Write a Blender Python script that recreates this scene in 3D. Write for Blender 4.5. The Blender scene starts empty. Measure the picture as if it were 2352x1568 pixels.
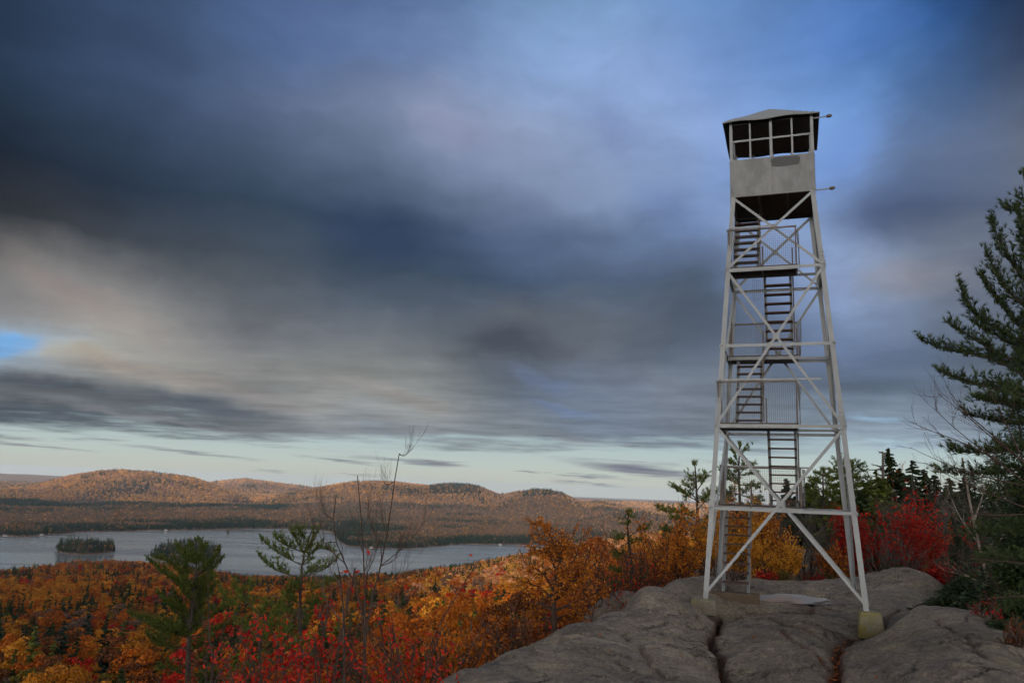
import bpy, math, random
import numpy as np
from mathutils import Vector, Matrix
R = math.radians
random.seed(7); rng = np.random.default_rng(7)
scn = bpy.context.scene
col = scn.collection
# ------------------------------------------------------------------ camera
F, PITCH, ROLL = 777.705, .183, .035          # focal length in px of the 1024 wide picture
cam_d = bpy.data.cameras.new('camera'); cam = bpy.data.objects.new('camera', cam_d); col.objects.link(cam)
cam_d.sensor_width = 36; cam_d.lens = F/1024*36; cam_d.clip_start = .1; cam_d.clip_end = 60000
cam.matrix_world = Matrix.Rotation(math.pi/2+PITCH, 4, 'X') @ Matrix.Rotation(ROLL, 4, 'Z')
scn.camera = cam
DS = 1024/2352.

def ray(x, y):
    """direction of a point of the photograph (2352 px wide measure), y component 1-ish"""
    a0, b0 = x*DS-512, y*DS-341
    c, s = math.cos(ROLL), math.sin(ROLL)
    a = a0*c+b0*s; b = -a0*s+b0*c
    X = a/F; U = -b/F
    return np.array([X, math.cos(PITCH)-U*math.sin(PITCH), math.sin(PITCH)+U*math.cos(PITCH)])
def at(x, y, Y):
    r = ray(x, y); return r*(Y/r[1])
def on_z(x, y, z):
    r = ray(x, y); return r*(z/r[2])
def disp(P):
    P = np.asarray(P, float)
    X, Y, Z = P[..., 0], P[..., 1], P[..., 2]
    d = Y*math.cos(PITCH)+Z*math.sin(PITCH); u = -Y*math.sin(PITCH)+Z*math.cos(PITCH)
    d = np.maximum(d, 1e-3)
    a, b = F*X/d, -F*u/d
    c, s = math.cos(ROLL), math.sin(ROLL)
    return (512+a*c-b*s)/DS, (341+a*s+b*c)/DS

# ------------------------------------------------------------------ noise
class VNoise:
    def __init__(s, seed): s.t = np.random.default_rng(seed).random((256, 256))
    def __call__(s, x, y):
        x = np.asarray(x, float); y = np.asarray(y, float)
        xi = np.floor(x).astype(int); yi = np.floor(y).astype(int)
        fx = x-xi; fy = y-yi; fx = fx*fx*(3-2*fx); fy = fy*fy*(3-2*fy)
        g = lambda a, b: s.t[a & 255, b & 255]
        return (g(xi, yi)*(1-fx)+g(xi+1, yi)*fx)*(1-fy)+(g(xi, yi+1)*(1-fx)+g(xi+1, yi+1)*fx)*fy
def fbm(n, x, y, o=4):
    v = 0; a = 1; t = 0
    for i in range(o):
        v = v+a*(n(x*2**i+13.7*i, y*2**i+7.1*i)-.5)*2; t += a; a *= .5
    return v/t
N1, N2, N3, N4 = VNoise(1), VNoise(2), VNoise(3), VNoise(4)
def sstep(a, b, x):
    t = np.clip((x-a)/(b-a), 0, 1); return t*t*(3-2*t)

# ------------------------------------------------------------------ materials
MAT = {}
def new_mat(name):
    m = bpy.data.materials.new(name); m.use_nodes = True; MAT[name] = m
    nt = m.node_tree; b = nt.nodes['Principled BSDF']; return m, nt, b
def nd(nt, typ, **kw):
    n = nt.nodes.new(typ)
    for k, v in kw.items():
        if k in ('inp',):
            for kk, vv in v.items(): n.inputs[kk].default_value = vv
        else: setattr(n, k, v)
    return n
def ramp(nt, fac, stops):
    n = nt.nodes.new('ShaderNodeValToRGB'); e = n.color_ramp.elements
    while len(e) < len(stops): e.new(.5)
    for i, (p, c) in enumerate(stops): e[i].position = p; e[i].color = (*c, 1)
    nt.links.new(fac, n.inputs[0]); return n.outputs[0]
def srgb(*c):
    return tuple(((v/255)/12.92 if v/255 <= .04045 else ((v/255+.055)/1.055)**2.4) for v in c)
def mixc(nt, fac, a, b, mode='MIX'):
    n = nt.nodes.new('ShaderNodeMix'); n.data_type = 'RGBA'; n.blend_type = mode
    for s, v in ((n.inputs[0], fac), (n.inputs[6], a), (n.inputs[7], b)):
        if hasattr(v, 'is_output') or isinstance(v, bpy.types.NodeSocket): nt.links.new(v, s)
        else: s.default_value = v if isinstance(v, (int, float)) else (*v[:3], 1)
    return n.outputs[2]
def noise(nt, scale, detail=5, rough=.6, vec=None, **kw):
    n = nd(nt, 'ShaderNodeTexNoise'); n.inputs['Scale'].default_value = scale
    n.inputs['Detail'].default_value = detail; n.inputs['Roughness'].default_value = rough
    if vec is None:
        vec = nd(nt, 'ShaderNodeTexCoord').outputs['Object']
    nt.links.new(vec, n.inputs['Vector']); return n.outputs['Fac']
def bump(nt, b, h, strength, dist):
    n = nd(nt, 'ShaderNodeBump'); n.inputs['Strength'].default_value = strength; n.inputs['Distance'].default_value = dist
    nt.links.new(h, n.inputs['Height']); nt.links.new(n.outputs[0], b.inputs['Normal'])
def mth(nt, op, a, b=None, clamp=False):
    n = nt.nodes.new('ShaderNodeMath'); n.operation = op; n.use_clamp = clamp
    for i, v in enumerate((a, b)):
        if v is None: continue
        if isinstance(v, bpy.types.NodeSocket): nt.links.new(v, n.inputs[i])
        else: n.inputs[i].default_value = v
    return n.outputs[0]

def paint_mat(name, c1, c2, rust=.3, scale=3.):
    m, nt, b = new_mat(name)
    n1 = noise(nt, scale, 6, .65); n2 = noise(nt, 9*scale, 4, .7)
    c = mixc(nt, n1, c1, c2)
    r = ramp(nt, n2, [(0, (0, 0, 0)), (.66, (0, 0, 0)), (.78, (1, 1, 1)), (1, (1, 1, 1))])
    rr = mth(nt, 'MULTIPLY', r, rust)
    c = mixc(nt, rr, c, (.12, .055, .03))
    nt.links.new(c, b.inputs['Base Color']); b.inputs['Roughness'].default_value = .55
    b.inputs['Metallic'].default_value = .15
    bump(nt, b, n2, .15, .004)
    return m
paint_mat('grey_paint', (.35, .38, .415), (.22, .24, .265), .6, 2.5)
paint_mat('cab_sheet', (.25, .262, .28), (.165, .175, .19), .25, 1.2)
m_, nt_, b_ = MAT['cab_sheet'], MAT['cab_sheet'].node_tree, MAT['cab_sheet'].node_tree.nodes['Principled BSDF']
mp_ = nd(nt_, 'ShaderNodeMapping'); mp_.inputs['Scale'].default_value = (2.2, 2.2, .9); nt_.links.new(nd(nt_, 'ShaderNodeTexCoord').outputs['Object'], mp_.inputs[0])
sk_ = ramp(nt_, noise(nt_, 1.5, 5, .65, mp_.outputs[0]), [(.35, (.8, .79, .78)), (.5, (1, 1, 1)), (.66, (1.18, 1.18, 1.18))])
old_ = b_.inputs['Base Color'].links[0].from_socket; nt_.links.new(mixc(nt_, 1., old_, sk_, 'MULTIPLY'), b_.inputs['Base Color'])
paint_mat('dark_patch', (.075, .08, .09), (.06, .065, .075), .0, 3)
paint_mat('roof_sheet', (.22, .235, .235), (.15, .16, .16), .25, 1.5)
paint_mat('rusty_steel', (.16, .14, .13), (.10, .07, .055), .8, 5)
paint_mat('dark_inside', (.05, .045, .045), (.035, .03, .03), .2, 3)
paint_mat('wire', (.13, .13, .135), (.09, .09, .095), .1, 5)
m, nt, b = new_mat('tread_wood')
w = nd(nt, 'ShaderNodeTexCoord').outputs['Object']
mp = nd(nt, 'ShaderNodeMapping'); mp.inputs['Scale'].default_value = (2, 22, 22); nt.links.new(w, mp.inputs[0])
n1 = noise(nt, 2.5, 6, .7, mp.outputs[0])
nt.links.new(ramp(nt, n1, [(.3, (.028, .015, .011)), (.55, (.07, .034, .022)), (.75, (.12, .07, .05))]), b.inputs['Base Color'])
b.inputs['Roughness'].default_value = .85; bump(nt, b, n1, .5, .01)
m, nt, b = new_mat('floor_boards')
n1 = noise(nt, 4, 5, .7)
nt.links.new(ramp(nt, n1, [(.3, (.05, .04, .036)), (.7, (.12, .095, .08))]), b.inputs['Base Color']); b.inputs['Roughness'].default_value = .9

def concrete(name, base, lichen, amt):
    m, nt, b = new_mat(name)
    n1 = noise(nt, 3.2, 6, .7); n2 = noise(nt, 30, 4, .7); n3 = noise(nt, 6, 5, .65)
    c = ramp(nt, n2, [(.3, tuple(v*.6 for v in base)), (.6, base), (.85, tuple(v*1.3 for v in base))])
    l = ramp(nt, n1, [(.5-amt, (0, 0, 0)), (.62-amt, (1, 1, 1))])
    c = mixc(nt, l, c, lichen)
    st = ramp(nt, n3, [(.56, (0, 0, 0)), (.7, (.75, .75, .75))])
    c = mixc(nt, st, c, (.05, .045, .03))
    nt.links.new(c, b.inputs['Base Color']); b.inputs['Roughness'].default_value = .92
    bump(nt, b, n2, .6, .02)
concrete('concrete_yellow', (.25, .235, .175), (.22, .195, .06), .06)
concrete('concrete_grey', (.22, .2, .17), (.24, .22, .08), .02)
concrete('concrete_brown', (.12, .085, .06), (.10, .08, .05), .0)

# granite
m, nt, b = new_mat('granite')
tc = nd(nt, 'ShaderNodeTexCoord').outputs['Object']
big = noise(nt, .45, 5, .6, tc); mid = noise(nt, 2.2, 7, .68, tc); fine = noise(nt, 16, 6, .78, tc); vf = noise(nt, 60, 4, .8, tc)
mp = nd(nt, 'ShaderNodeMapping'); mp.inputs['Scale'].default_value = (1.2, 4.5, 5); mp.inputs['Rotation'].default_value = (0, .2, .5); nt.links.new(tc, mp.inputs[0])
stre = noise(nt, 2.0, 8, .72, mp.outputs[0])
c = ramp(nt, big, [(.34, (.13, .11, .108)), (.5, (.31, .272, .235)), (.63, (.56, .485, .385))])
c2 = ramp(nt, mid, [(.3, (.13, .115, .115)), (.5, (.32, .285, .25)), (.7, (.56, .50, .42))])
c = mixc(nt, .5, c, c2)
c = mixc(nt, .85, c, ramp(nt, fine, [(.33, (.26, .25, .25)), (.5, (.72, .7, .68)), (.66, (1.25, 1.2, 1.12))]), 'MULTIPLY')
c = mixc(nt, .6, c, ramp(nt, stre, [(.33, (.38, .35, .36)), (.52, (.85, .83, .8)), (.7, (1, 1, 1))]), 'MULTIPLY')
# pale lichen blooms, dark crust and rusty stains
lv = nd(nt, 'ShaderNodeTexVoronoi'); lv.inputs['Scale'].default_value = 5.5; lv.inputs['Randomness'].default_value = 1
wn = noise(nt, 9, 4, .7, tc)
wv = nd(nt, 'ShaderNodeVectorMath'); wv.operation = 'MULTIPLY_ADD'
cmb = nd(nt, 'ShaderNodeCombineXYZ')
for i in range(3): nt.links.new(wn, cmb.inputs[i])
nt.links.new(cmb.outputs[0], wv.inputs[0]); wv.inputs[1].default_value = (.35, .3, .25); nt.links.new(tc, wv.inputs[2])
nt.links.new(wv.outputs[0], lv.inputs['Vector'])
sp = mth(nt, 'MULTIPLY', ramp(nt, lv.outputs['Distance'], [(.0, (1, 1, 1)), (.14, (1, 1, 1)), (.2, (0, 0, 0))]), ramp(nt, mid, [(.5, (0, 0, 0)), (.62, (1, 1, 1))]))
c = mixc(nt, mth(nt, 'MULTIPLY', sp, .55), c, (.42, .41, .36))
c = mixc(nt, mth(nt, 'MULTIPLY', ramp(nt, noise(nt, 1.1, 6, .7, tc), [(.52, (0, 0, 0)), (.68, (1, 1, 1))]), .5), c, (.16, .15, .085))
c = mixc(nt, ramp(nt, noise(nt, .8, 7, .72, mp.outputs[0]), [(.55, (0, 0, 0)), (.7, (.75, .75, .75))]), c, (.055, .048, .05))
cv = nd(nt, 'ShaderNodeTexVoronoi'); cv.feature = 'DISTANCE_TO_EDGE'; cv.inputs['Scale'].default_value = .55
cm2 = nd(nt, 'ShaderNodeMapping'); cm2.inputs['Scale'].default_value = (.8, 1.7, 1.2); cm2.inputs['Rotation'].default_value = (0, 0, .6)
wv2 = nd(nt, 'ShaderNodeVectorMath'); wv2.operation = 'MULTIPLY_ADD'; nt.links.new(cmb.outputs[0], wv2.inputs[0]); wv2.inputs[1].default_value = (.5, .5, .3); nt.links.new(tc, wv2.inputs[2]); nt.links.new(wv2.outputs[0], cm2.inputs[0]); nt.links.new(cm2.outputs[0], cv.inputs['Vector'])
hair = ramp(nt, cv.outputs['Distance'], [(0, (1, 1, 1)), (.006, (.9, .9, .9)), (.02, (0, 0, 0))])
hair = mth(nt, 'MULTIPLY', hair, ramp(nt, noise(nt, .7, 3, .6, tc), [(.46, (0, 0, 0)), (.56, (1, 1, 1))]))
c = mixc(nt, mth(nt, 'MULTIPLY', hair, .85), c, (.03, .026, .022))
at_ = nd(nt, 'ShaderNodeAttribute', attribute_name='crack')
c = mixc(nt, at_.outputs['Fac'], c, (.03, .026, .022))
lt = nd(nt, 'ShaderNodeAttribute', attribute_name='litter')
lf = mth(nt, 'MULTIPLY', lt.outputs['Fac'], ramp(nt, noise(nt, 14, 4, .7, tc), [(.4, (0, 0, 0)), (.55, (1, 1, 1))]))
c = mixc(nt, lf, c, ramp(nt, noise(nt, 25, 3, .7, tc), [(.35, (.09, .03, .012)), (.6, (.3, .07, .018)), (.8, (.36, .15, .03))]))
nt.links.new(c, b.inputs['Base Color'])
b.inputs['Roughness'].default_value = .8
h = mth(nt, 'ADD', mth(nt, 'MULTIPLY', mth(nt, 'SUBTRACT', mid, mth(nt, 'MULTIPLY', hair, .5)), 1.0), mth(nt, 'ADD', mth(nt, 'MULTIPLY', fine, .45), mth(nt, 'ADD', mth(nt, 'MULTIPLY', vf, .14), mth(nt, 'MULTIPLY', stre, .5))))
bump(nt, b, h, 1.0, .16)

# forest floor / far terrain
m, nt, b = new_mat('forest_floor')
tc = nd(nt, 'ShaderNodeTexCoord').outputs['Object']
a_ = noise(nt, .02, 8, .7, tc); b_ = noise(nt, .35, 6, .7, tc)
c = ramp(nt, a_, [(.35, (.035, .028, .022)), (.5, (.085, .045, .025)), (.65, (.11, .06, .03))])
c = mixc(nt, .6, c, ramp(nt, b_, [(.3, (.02, .02, .014)), (.55, (.09, .045, .022)), (.75, (.15, .075, .03))]))
nt.links.new(c, b.inputs['Base Color']); b.inputs['Roughness'].default_value = .95
bump(nt, b, b_, 1, 1.)

m, nt, b = new_mat('lake_water')
tc = nd(nt, 'ShaderNodeTexCoord').outputs['Object']
mp = nd(nt, 'ShaderNodeMapping'); mp.inputs['Scale'].default_value = (1, 2.2, 1); nt.links.new(tc, mp.inputs[0])
n1 = noise(nt, .25, 5, .7, mp.outputs[0]); mp2 = nd(nt, 'ShaderNodeMapping'); mp2.inputs['Scale'].default_value = (.35, 2.4, 1); mp2.inputs['Rotation'].default_value = (0, 0, .15); nt.links.new(tc, mp2.inputs[0]); n2 = noise(nt, .003, 5, .65, mp2.outputs[0])
b.inputs['Base Color'].default_value = (.11, .125, .14, 1); b.inputs['IOR'].default_value = 1.33
nt.links.new(ramp(nt, n2, [(.4, (.05, .05, .05)), (.6, (.34, .34, .34))]), b.inputs['Roughness'])
bump(nt, b, n1, .22, .5)
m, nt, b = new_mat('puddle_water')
b.inputs['Base Color'].default_value = (.58, .63, .7, 1); b.inputs['Roughness'].default_value = .06; b.inputs['IOR'].default_value = 1.6  # pale base colour stands in for bright sky mirrored in the water
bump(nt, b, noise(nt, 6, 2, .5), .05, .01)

def bark(name, c1, c2, sc=18, stretch=4):
    m, nt, b = new_mat(name)
    tc = nd(nt, 'ShaderNodeTexCoord').outputs['Object']
    mp = nd(nt, 'ShaderNodeMapping'); mp.inputs['Scale'].default_value = (stretch, stretch, 1); nt.links.new(tc, mp.inputs[0])
    n = noise(nt, sc/4, 5, .7, mp.outputs[0])
    nt.links.new(ramp(nt, n, [(.35, c1), (.65, c2)]), b.inputs['Base Color']); b.inputs['Roughness'].default_value = .9
    bump(nt, b, n, .6, .02)
bark('pine_bark', (.022, .017, .015), (.075, .058, .048))
bark('grey_bark', (.035, .03, .027), (.12, .105, .095))
bark('brown_twig', (.028, .017, .014), (.075, .047, .038))
bark('birch_bark', (.08, .06, .05), (.32, .28, .24), 26, 1)
bark('snag_wood', (.05, .042, .038), (.16, .14, .125))

def leaf(name, dark, midc, light, trans=.35, inst=False):
    m, nt, b = new_mat(name)
    a = nd(nt, 'ShaderNodeAttribute', attribute_name='rnd')
    oi = nd(nt, 'ShaderNodeObjectInfo')
    v = mth(nt, 'ADD', mth(nt, 'MULTIPLY', a.outputs['Fac'], .7), mth(nt, 'MULTIPLY', oi.outputs['Random'], .3))
    if inst:
        t = nd(nt, 'ShaderNodeAttribute', attribute_name='tint'); t.attribute_type = 'INSTANCER'
        g = mth(nt, 'ADD', mth(nt, 'MULTIPLY', v, .9), .5)
        cc = nd(nt, 'ShaderNodeVectorMath'); cc.operation = 'SCALE'
        nt.links.new(t.outputs['Color'], cc.inputs[0]); nt.links.new(g, cc.inputs['Scale'])
        c = cc.outputs[0]
    else:
        c = ramp(nt, v, [(.1, dark), (.5, midc), (.9, light)])
    nt.links.new(c, b.inputs['Base Color']); b.inputs['Roughness'].default_value = .65
    b.inputs['Specular IOR Level'].default_value = .25
    tr = nd(nt, 'ShaderNodeBsdfTranslucent'); nt.links.new(c, tr.inputs['Color'])
    ms = nd(nt, 'ShaderNodeMixShader'); ms.inputs[0].default_value = trans
    out = nt.nodes['Material Output']
    nt.links.new(b.outputs[0], ms.inputs[1]); nt.links.new(tr.outputs[0], ms.inputs[2]); nt.links.new(ms.outputs[0], out.inputs['Surface'])
leaf('gold_leaf', (.26, .09, .008), (.52, .215, .016), (.66, .33, .035))
leaf('orange_leaf', (.22, .05, .006), (.46, .12, .01), (.58, .2, .02))
leaf('amber_leaf', (.28, .08, .007), (.56, .18, .014), (.68, .3, .03))
leaf('rust_leaf', (.07, .024, .01), (.15, .05, .015), (.25, .095, .03))
leaf('red_leaf', (.17, .005, .004), (.45, .012, .008), (.56, .05, .014))
leaf('bare_crown', (.06, .04, .035), (.13, .085, .07), (.2, .13, .1))
leaf('olive_leaf', (.06, .05, .008), (.15, .12, .016), (.26, .19, .03))
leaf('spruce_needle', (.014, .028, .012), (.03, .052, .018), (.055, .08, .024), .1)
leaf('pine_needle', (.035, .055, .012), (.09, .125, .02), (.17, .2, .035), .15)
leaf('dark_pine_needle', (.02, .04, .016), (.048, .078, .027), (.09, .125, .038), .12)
leaf('stuff_leaf', (0, 0, 0), (0, 0, 0), (0, 0, 0), .3, True)

# ------------------------------------------------------------------ mesh builder
class MB:
    def __init__(s): s.V = []; s.F = {}; s.n = 0; s.rn = {}
    def add(s, V, Fc, rnd=None):
        V = np.asarray(V, float).reshape(-1, 3); Fc = np.asarray(Fc, int); k = Fc.shape[1]
        s.V.append(V); s.F.setdefault(k, []).append(Fc+s.n)
        s.rn.setdefault(k, []).append(np.zeros(len(Fc)) if rnd is None else rnd)
        s.n += len(V)
    def box(s, c, size, M=None):
        h = np.array(size)/2.; v = np.array([[x, y, z] for x in (-1, 1) for y in (-1, 1) for z in (-1, 1)])*h
        if M is not None: v = v@np.asarray(M).T
        s.add(v+np.array(c), [[0, 1, 3, 2], [4, 6, 7, 5], [0, 4, 5, 1], [2, 3, 7, 6], [0, 2, 6, 4], [1, 5, 7, 3]])
    def prism(s, p, q, prof, U, W):
        """profile list of (u,w) swept from p to q"""
        p, q, U, W = (np.asarray(t, float) for t in (p, q, U, W)); n = len(prof)
        a = np.array([U*u+W*w for u, w in prof]); V = np.vstack([p+a, q+a])
        s.add(V, [[i, (i+1) % n, n+(i+1) % n, n+i] for i in range(n)])
        if n == 4: s.add(V, [[3, 2, 1, 0], [4, 5, 6, 7]])
        elif n == 6: s.add(V, [[3, 2, 1, 0], [5, 4, 3, 0], [6, 7, 8, 9], [6, 9, 10, 11]])
    def bar(s, p, q, w, h, up=(0, 0, 1)):
        p = np.asarray(p, float); q = np.asarray(q, float); d = (q-p)/np.linalg.norm(q-p)
        u = np.cross(d, up); u /= np.linalg.norm(u); v = np.cross(u, d)
        s.prism(p, q, [(-w/2, -h/2), (w/2, -h/2), (w/2, h/2), (-w/2, h/2)], u, v)
    def tube(s, P, r, n=6, cap=True):
        P = np.asarray(P, float); r = np.broadcast_to(np.asarray(r, float), (len(P),))
        T = np.gradient(P, axis=0); T /= np.linalg.norm(T, axis=1)[:, None]+1e-9
        ref = np.array([0, 0, 1.]) if abs(T[0][2]) < .9 else np.array([1., 0, 0])
        U = np.cross(T, ref); U /= np.linalg.norm(U, axis=1)[:, None]+1e-9; W = np.cross(T, U)
        a = np.arange(n)*2*math.pi/n
        V = P[:, None]+r[:, None, None]*(np.cos(a)[None, :, None]*U[:, None]+np.sin(a)[None, :, None]*W[:, None])
        m = len(P); V = V.reshape(-1, 3)
        i = np.arange(m-1)[:, None]*n; j = np.arange(n)[None]; j2 = (j+1) % n
        Fc = np.stack([i+j, i+j2, i+n+j2, i+n+j], -1).reshape(-1, 4)
        s.add(V, Fc)
        if cap and n == 4: s.add(V[-4:], [[0, 1, 2, 3]])
    def quads(s, C, U, W, rnd=None):
        """flat leaves: centres C, half axes U, W (n,3): diamond shaped"""
        n = len(C); V = np.stack([C-U, C-W, C+U, C+W], 1).reshape(-1, 3)
        s.add(V, np.arange(4*n).reshape(-1, 4), rng.random(n) if rnd is None else rnd)
    def tris(s, A, B, C, rnd=None):
        n = len(A); s.add(np.stack([A, B, C], 1).reshape(-1, 3), np.arange(3*n).reshape(-1, 3), rng.random(n) if rnd is None else rnd)
    def mesh(s, name, mat, smooth=False):
        me = bpy.data.meshes.new(name)
        V = np.vstack(s.V); me.vertices.add(len(V)); me.vertices.foreach_set('co', V.ravel())
        loops = []; starts = []; rn = []; p = 0
        for k, L in s.F.items():
            Fa = np.vstack(L); loops.append(Fa.ravel()); starts.append(p+np.arange(len(Fa))*k); p += Fa.size; rn.append(np.concatenate(s.rn[k]))
        loops = np.concatenate(loops); starts = np.concatenate(starts)
        me.loops.add(len(loops)); me.loops.foreach_set('vertex_index', loops.astype(np.int32))
        me.polygons.add(len(starts)); me.polygons.foreach_set('loop_start', starts.astype(np.int32))
        rn = np.concatenate(rn)
        if rn.any():
            at2 = me.attributes.new('rnd', 'FLOAT', 'FACE'); at2.data.foreach_set('value', rn.astype(np.float32))
        me.update(calc_edges=True); me.validate()
        me.polygons.foreach_set('use_smooth', np.full(len(me.polygons), bool(smooth)))
        if mat: me.materials.append(MAT[mat])
        return me
    def build(s, name, mat, parent=None, smooth=False, loc=None):
        o = bpy.data.objects.new(name, s.mesh(name, mat, smooth)); col.objects.link(o)
        if parent: o.parent = parent
        if loc is not None: o.location = loc
        return o
def tag(o, label=None, cat=None, group=None, kind=None):
    if label: o['label'] = label
    if cat: o['category'] = cat
    if group: o['group'] = group
    if kind: o['kind'] = kind
    return o
def empty(name, loc, rz=0.):
    o = bpy.data.objects.new(name, None); col.objects.link(o); o.location = loc; o.rotation_euler = (0, 0, rz); o.empty_display_size = .3
    return o
def copy_tree(o, parent=None):
    c = o.copy(); col.objects.link(c)
    if parent: c.parent = parent
    for ch in list(o.children): copy_tree(ch, c)
    return c
# ------------------------------------------------------------------ world
SUN_AZ, SUN_EL = -140., 13.
def sky_world():
    w = bpy.data.worlds.new('World'); scn.world = w; w.use_nodes = True; nt = w.node_tree
    bg = nt.nodes['Background']; STR = .1; bg.inputs['Strength'].default_value = STR
    K = 1/STR
    st = nd(nt, 'ShaderNodeTexSky'); st.sky_type = 'NISHITA'; st.sun_disc = False
    st.sun_elevation = R(SUN_EL); st.sun_rotation = R(SUN_AZ); st.altitude = 700; st.air_density = 1; st.dust_density = .6; st.ozone_density = 1.5
    geo = nd(nt, 'ShaderNodeTexCoord').outputs['Generated']
    sep = nd(nt, 'ShaderNodeSeparateXYZ'); nt.links.new(geo, sep.inputs[0])
    X, Y, Z = sep.outputs
    az = mth(nt, 'MULTIPLY', mth(nt, 'ARCTAN2', X, Y), 180/math.pi)
    el = mth(nt, 'MULTIPLY', mth(nt, 'ARCSINE', Z), 180/math.pi)
    # planar cloud deck coordinates, for streaks that flatten towards the horizon
    zz = mth(nt, 'MAXIMUM', mth(nt, 'ADD', Z, .03), .03)
    dk = nd(nt, 'ShaderNodeCombineXYZ'); nt.links.new(mth(nt, 'DIVIDE', X, zz), dk.inputs[0]); nt.links.new(mth(nt, 'DIVIDE', Y, zz), dk.inputs[1])
    ae = nd(nt, 'ShaderNodeCombineXYZ'); nt.links.new(az, ae.inputs[0]); nt.links.new(el, ae.inputs[1])
    # warp
    def warp(src, scale, amp, off):
        n = nd(nt, 'ShaderNodeTexNoise'); n.inputs['Scale'].default_value = scale; n.inputs['Detail'].default_value = 5; n.inputs['Roughness'].default_value = .56
        mp = nd(nt, 'ShaderNodeMapping'); mp.inputs['Location'].default_value = off; nt.links.new(src, mp.inputs[0]); nt.links.new(mp.outputs[0], n.inputs['Vector'])
        a = nd(nt, 'ShaderNodeVectorMath'); a.operation = 'SUBTRACT'; nt.links.new(n.outputs['Color'], a.inputs[0]); a.inputs[1].default_value = (.5, .5, .5)
        b = nd(nt, 'ShaderNodeVectorMath'); b.operation = 'MULTIPLY'; nt.links.new(a.outputs[0], b.inputs[0]); b.inputs[1].default_value = amp
        return b.outputs[0]
    def vadd(a, b):
        n = nd(nt, 'ShaderNodeVectorMath'); n.operation = 'ADD'; nt.links.new(a, n.inputs[0]); nt.links.new(b, n.inputs[1]); return n.outputs[0]
    wa = warp(ae.outputs[0], .075, (10, 5.5, 0), (3, 1, 0))
    wb = warp(dk.outputs[0], .9, (3.5, 1.1, 0), (0, 0, 4))
    pos = vadd(ae.outputs[0], vadd(wa, wb))
    low = vadd(ae.outputs[0], warp(dk.outputs[0], .8, (4, .8, 0), (1, 5, 2)))
    # cloud tones by elevation row and bearing
    psx = nd(nt, 'ShaderNodeSeparateXYZ'); nt.links.new(pos, psx.inputs[0])
    ub = mth(nt, 'ADD', mth(nt, 'DIVIDE', psx.outputs[0], 84), .5, True)
    rows = [3.5, 5.5, 7.5, 9.5, 12, 15, 18.5, 22, 26, 30, 35, 41, 48]; c = None; STOPS = 27
    CG = np.array(CLOUD_TONES, float); CG = np.clip(CG+(CG.mean(-1, keepdims=True)-84)*.5+8, 16, 240)*np.array([.97, 1.01, 1.0]); cgx = np.arange(13)*196.
    def tone(az_, el_):
        d = np.array([math.sin(R(az_))*math.cos(R(el_)), math.cos(R(az_))*math.cos(R(el_)), math.sin(R(el_))]); x, y = disp(d)
        j = np.interp(y, CLOUD_Y, np.arange(len(CLOUD_Y))); j0 = min(int(j), len(CLOUD_Y)-2); f = j-j0; row = CG[j0]*(1-f)+CG[j0+1]*f
        return [np.interp(x, cgx, row[:, k]) for k in range(3)]
    for i, e_ in enumerate(rows):
        rc = ramp(nt, ub, [(k/(STOPS-1), srgb(*tone(-42+84*k/(STOPS-1), e_))) for k in range(STOPS)]); rc.node.color_ramp.interpolation = 'B_SPLINE'
        if c is None: c = rc
        else:
            mr = nd(nt, 'ShaderNodeMapRange'); mr.inputs['From Min'].default_value = rows[i-1]; mr.inputs['From Max'].default_value = e_; nt.links.new(psx.outputs[1], mr.inputs[0]); c = mixc(nt, mr.outputs[0], c, rc)
    def blob(c, x, y, sx, sy, rot, rgb, a, src=None, inner=0.):
        """soft cloudy patch centred where direction (x, y) of the view lies; sizes in the same measure"""
        d = ray(x, y); A = math.degrees(math.atan2(d[0], d[1])); E_ = math.degrees(math.asin(d[2]/np.linalg.norm(d)))
        k = 1/31.2*.92       # degrees per unit
        mp = nd(nt, 'ShaderNodeMapping'); mp.vector_type = 'TEXTURE'
        mp.inputs['Location'].default_value = (A, E_, 0); mp.inputs['Rotation'].default_value = (0, 0, R(-rot)); mp.inputs['Scale'].default_value = (sx*k, sy*k, 1)
        nt.links.new(src or pos, mp.inputs[0])
        g = nd(nt, 'ShaderNodeTexGradient'); g.gradient_type = 'SPHERICAL'; nt.links.new(mp.outputs[0], g.inputs[0])
        mr = nd(nt, 'ShaderNodeMapRange'); mr.interpolation_type = 'SMOOTHSTEP'; mr.inputs['From Max'].default_value = 1-inner; mr.inputs['To Max'].default_value = a
        nt.links.new(g.outputs['Fac'], mr.inputs[0])
        return mixc(nt, mr.outputs[0], c, srgb(*rgb))
    for bdef in BLOBS: c = blob(c, *bdef)
    # streaky texture over the clouds
    mp = nd(nt, 'ShaderNodeMapping'); mp.inputs['Scale'].default_value = (.8, 1.1, 1); mp.inputs['Rotation'].default_value = (0, 0, .35); nt.links.new(dk.outputs[0], mp.inputs[0])
    s1 = noise(nt, 1.3, 8, .62, mp.outputs[0])
    mp = nd(nt, 'ShaderNodeMapping'); mp.inputs['Scale'].default_value = (1, 2.6, 1); mp.inputs['Rotation'].default_value = (0, 0, .12); nt.links.new(pos, mp.inputs[0])
    s2 = noise(nt, .085, 7, .56, mp.outputs[0])
    lw = nd(nt, 'ShaderNodeMapRange'); lw.inputs['From Min'].default_value = 13; lw.inputs['From Max'].default_value = 4; lw.inputs['To Max'].default_value = .75; nt.links.new(el, lw.inputs[0])
    s = mth(nt, 'ADD', mth(nt, 'MULTIPLY', s1, lw.outputs[0]), mth(nt, 'MULTIPLY', s2, mth(nt, 'SUBTRACT', 1., lw.outputs[0])))
    gain = nd(nt, 'ShaderNodeMapRange'); gain.inputs['From Min'].default_value = .3; gain.inputs['From Max'].default_value = .7
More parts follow.
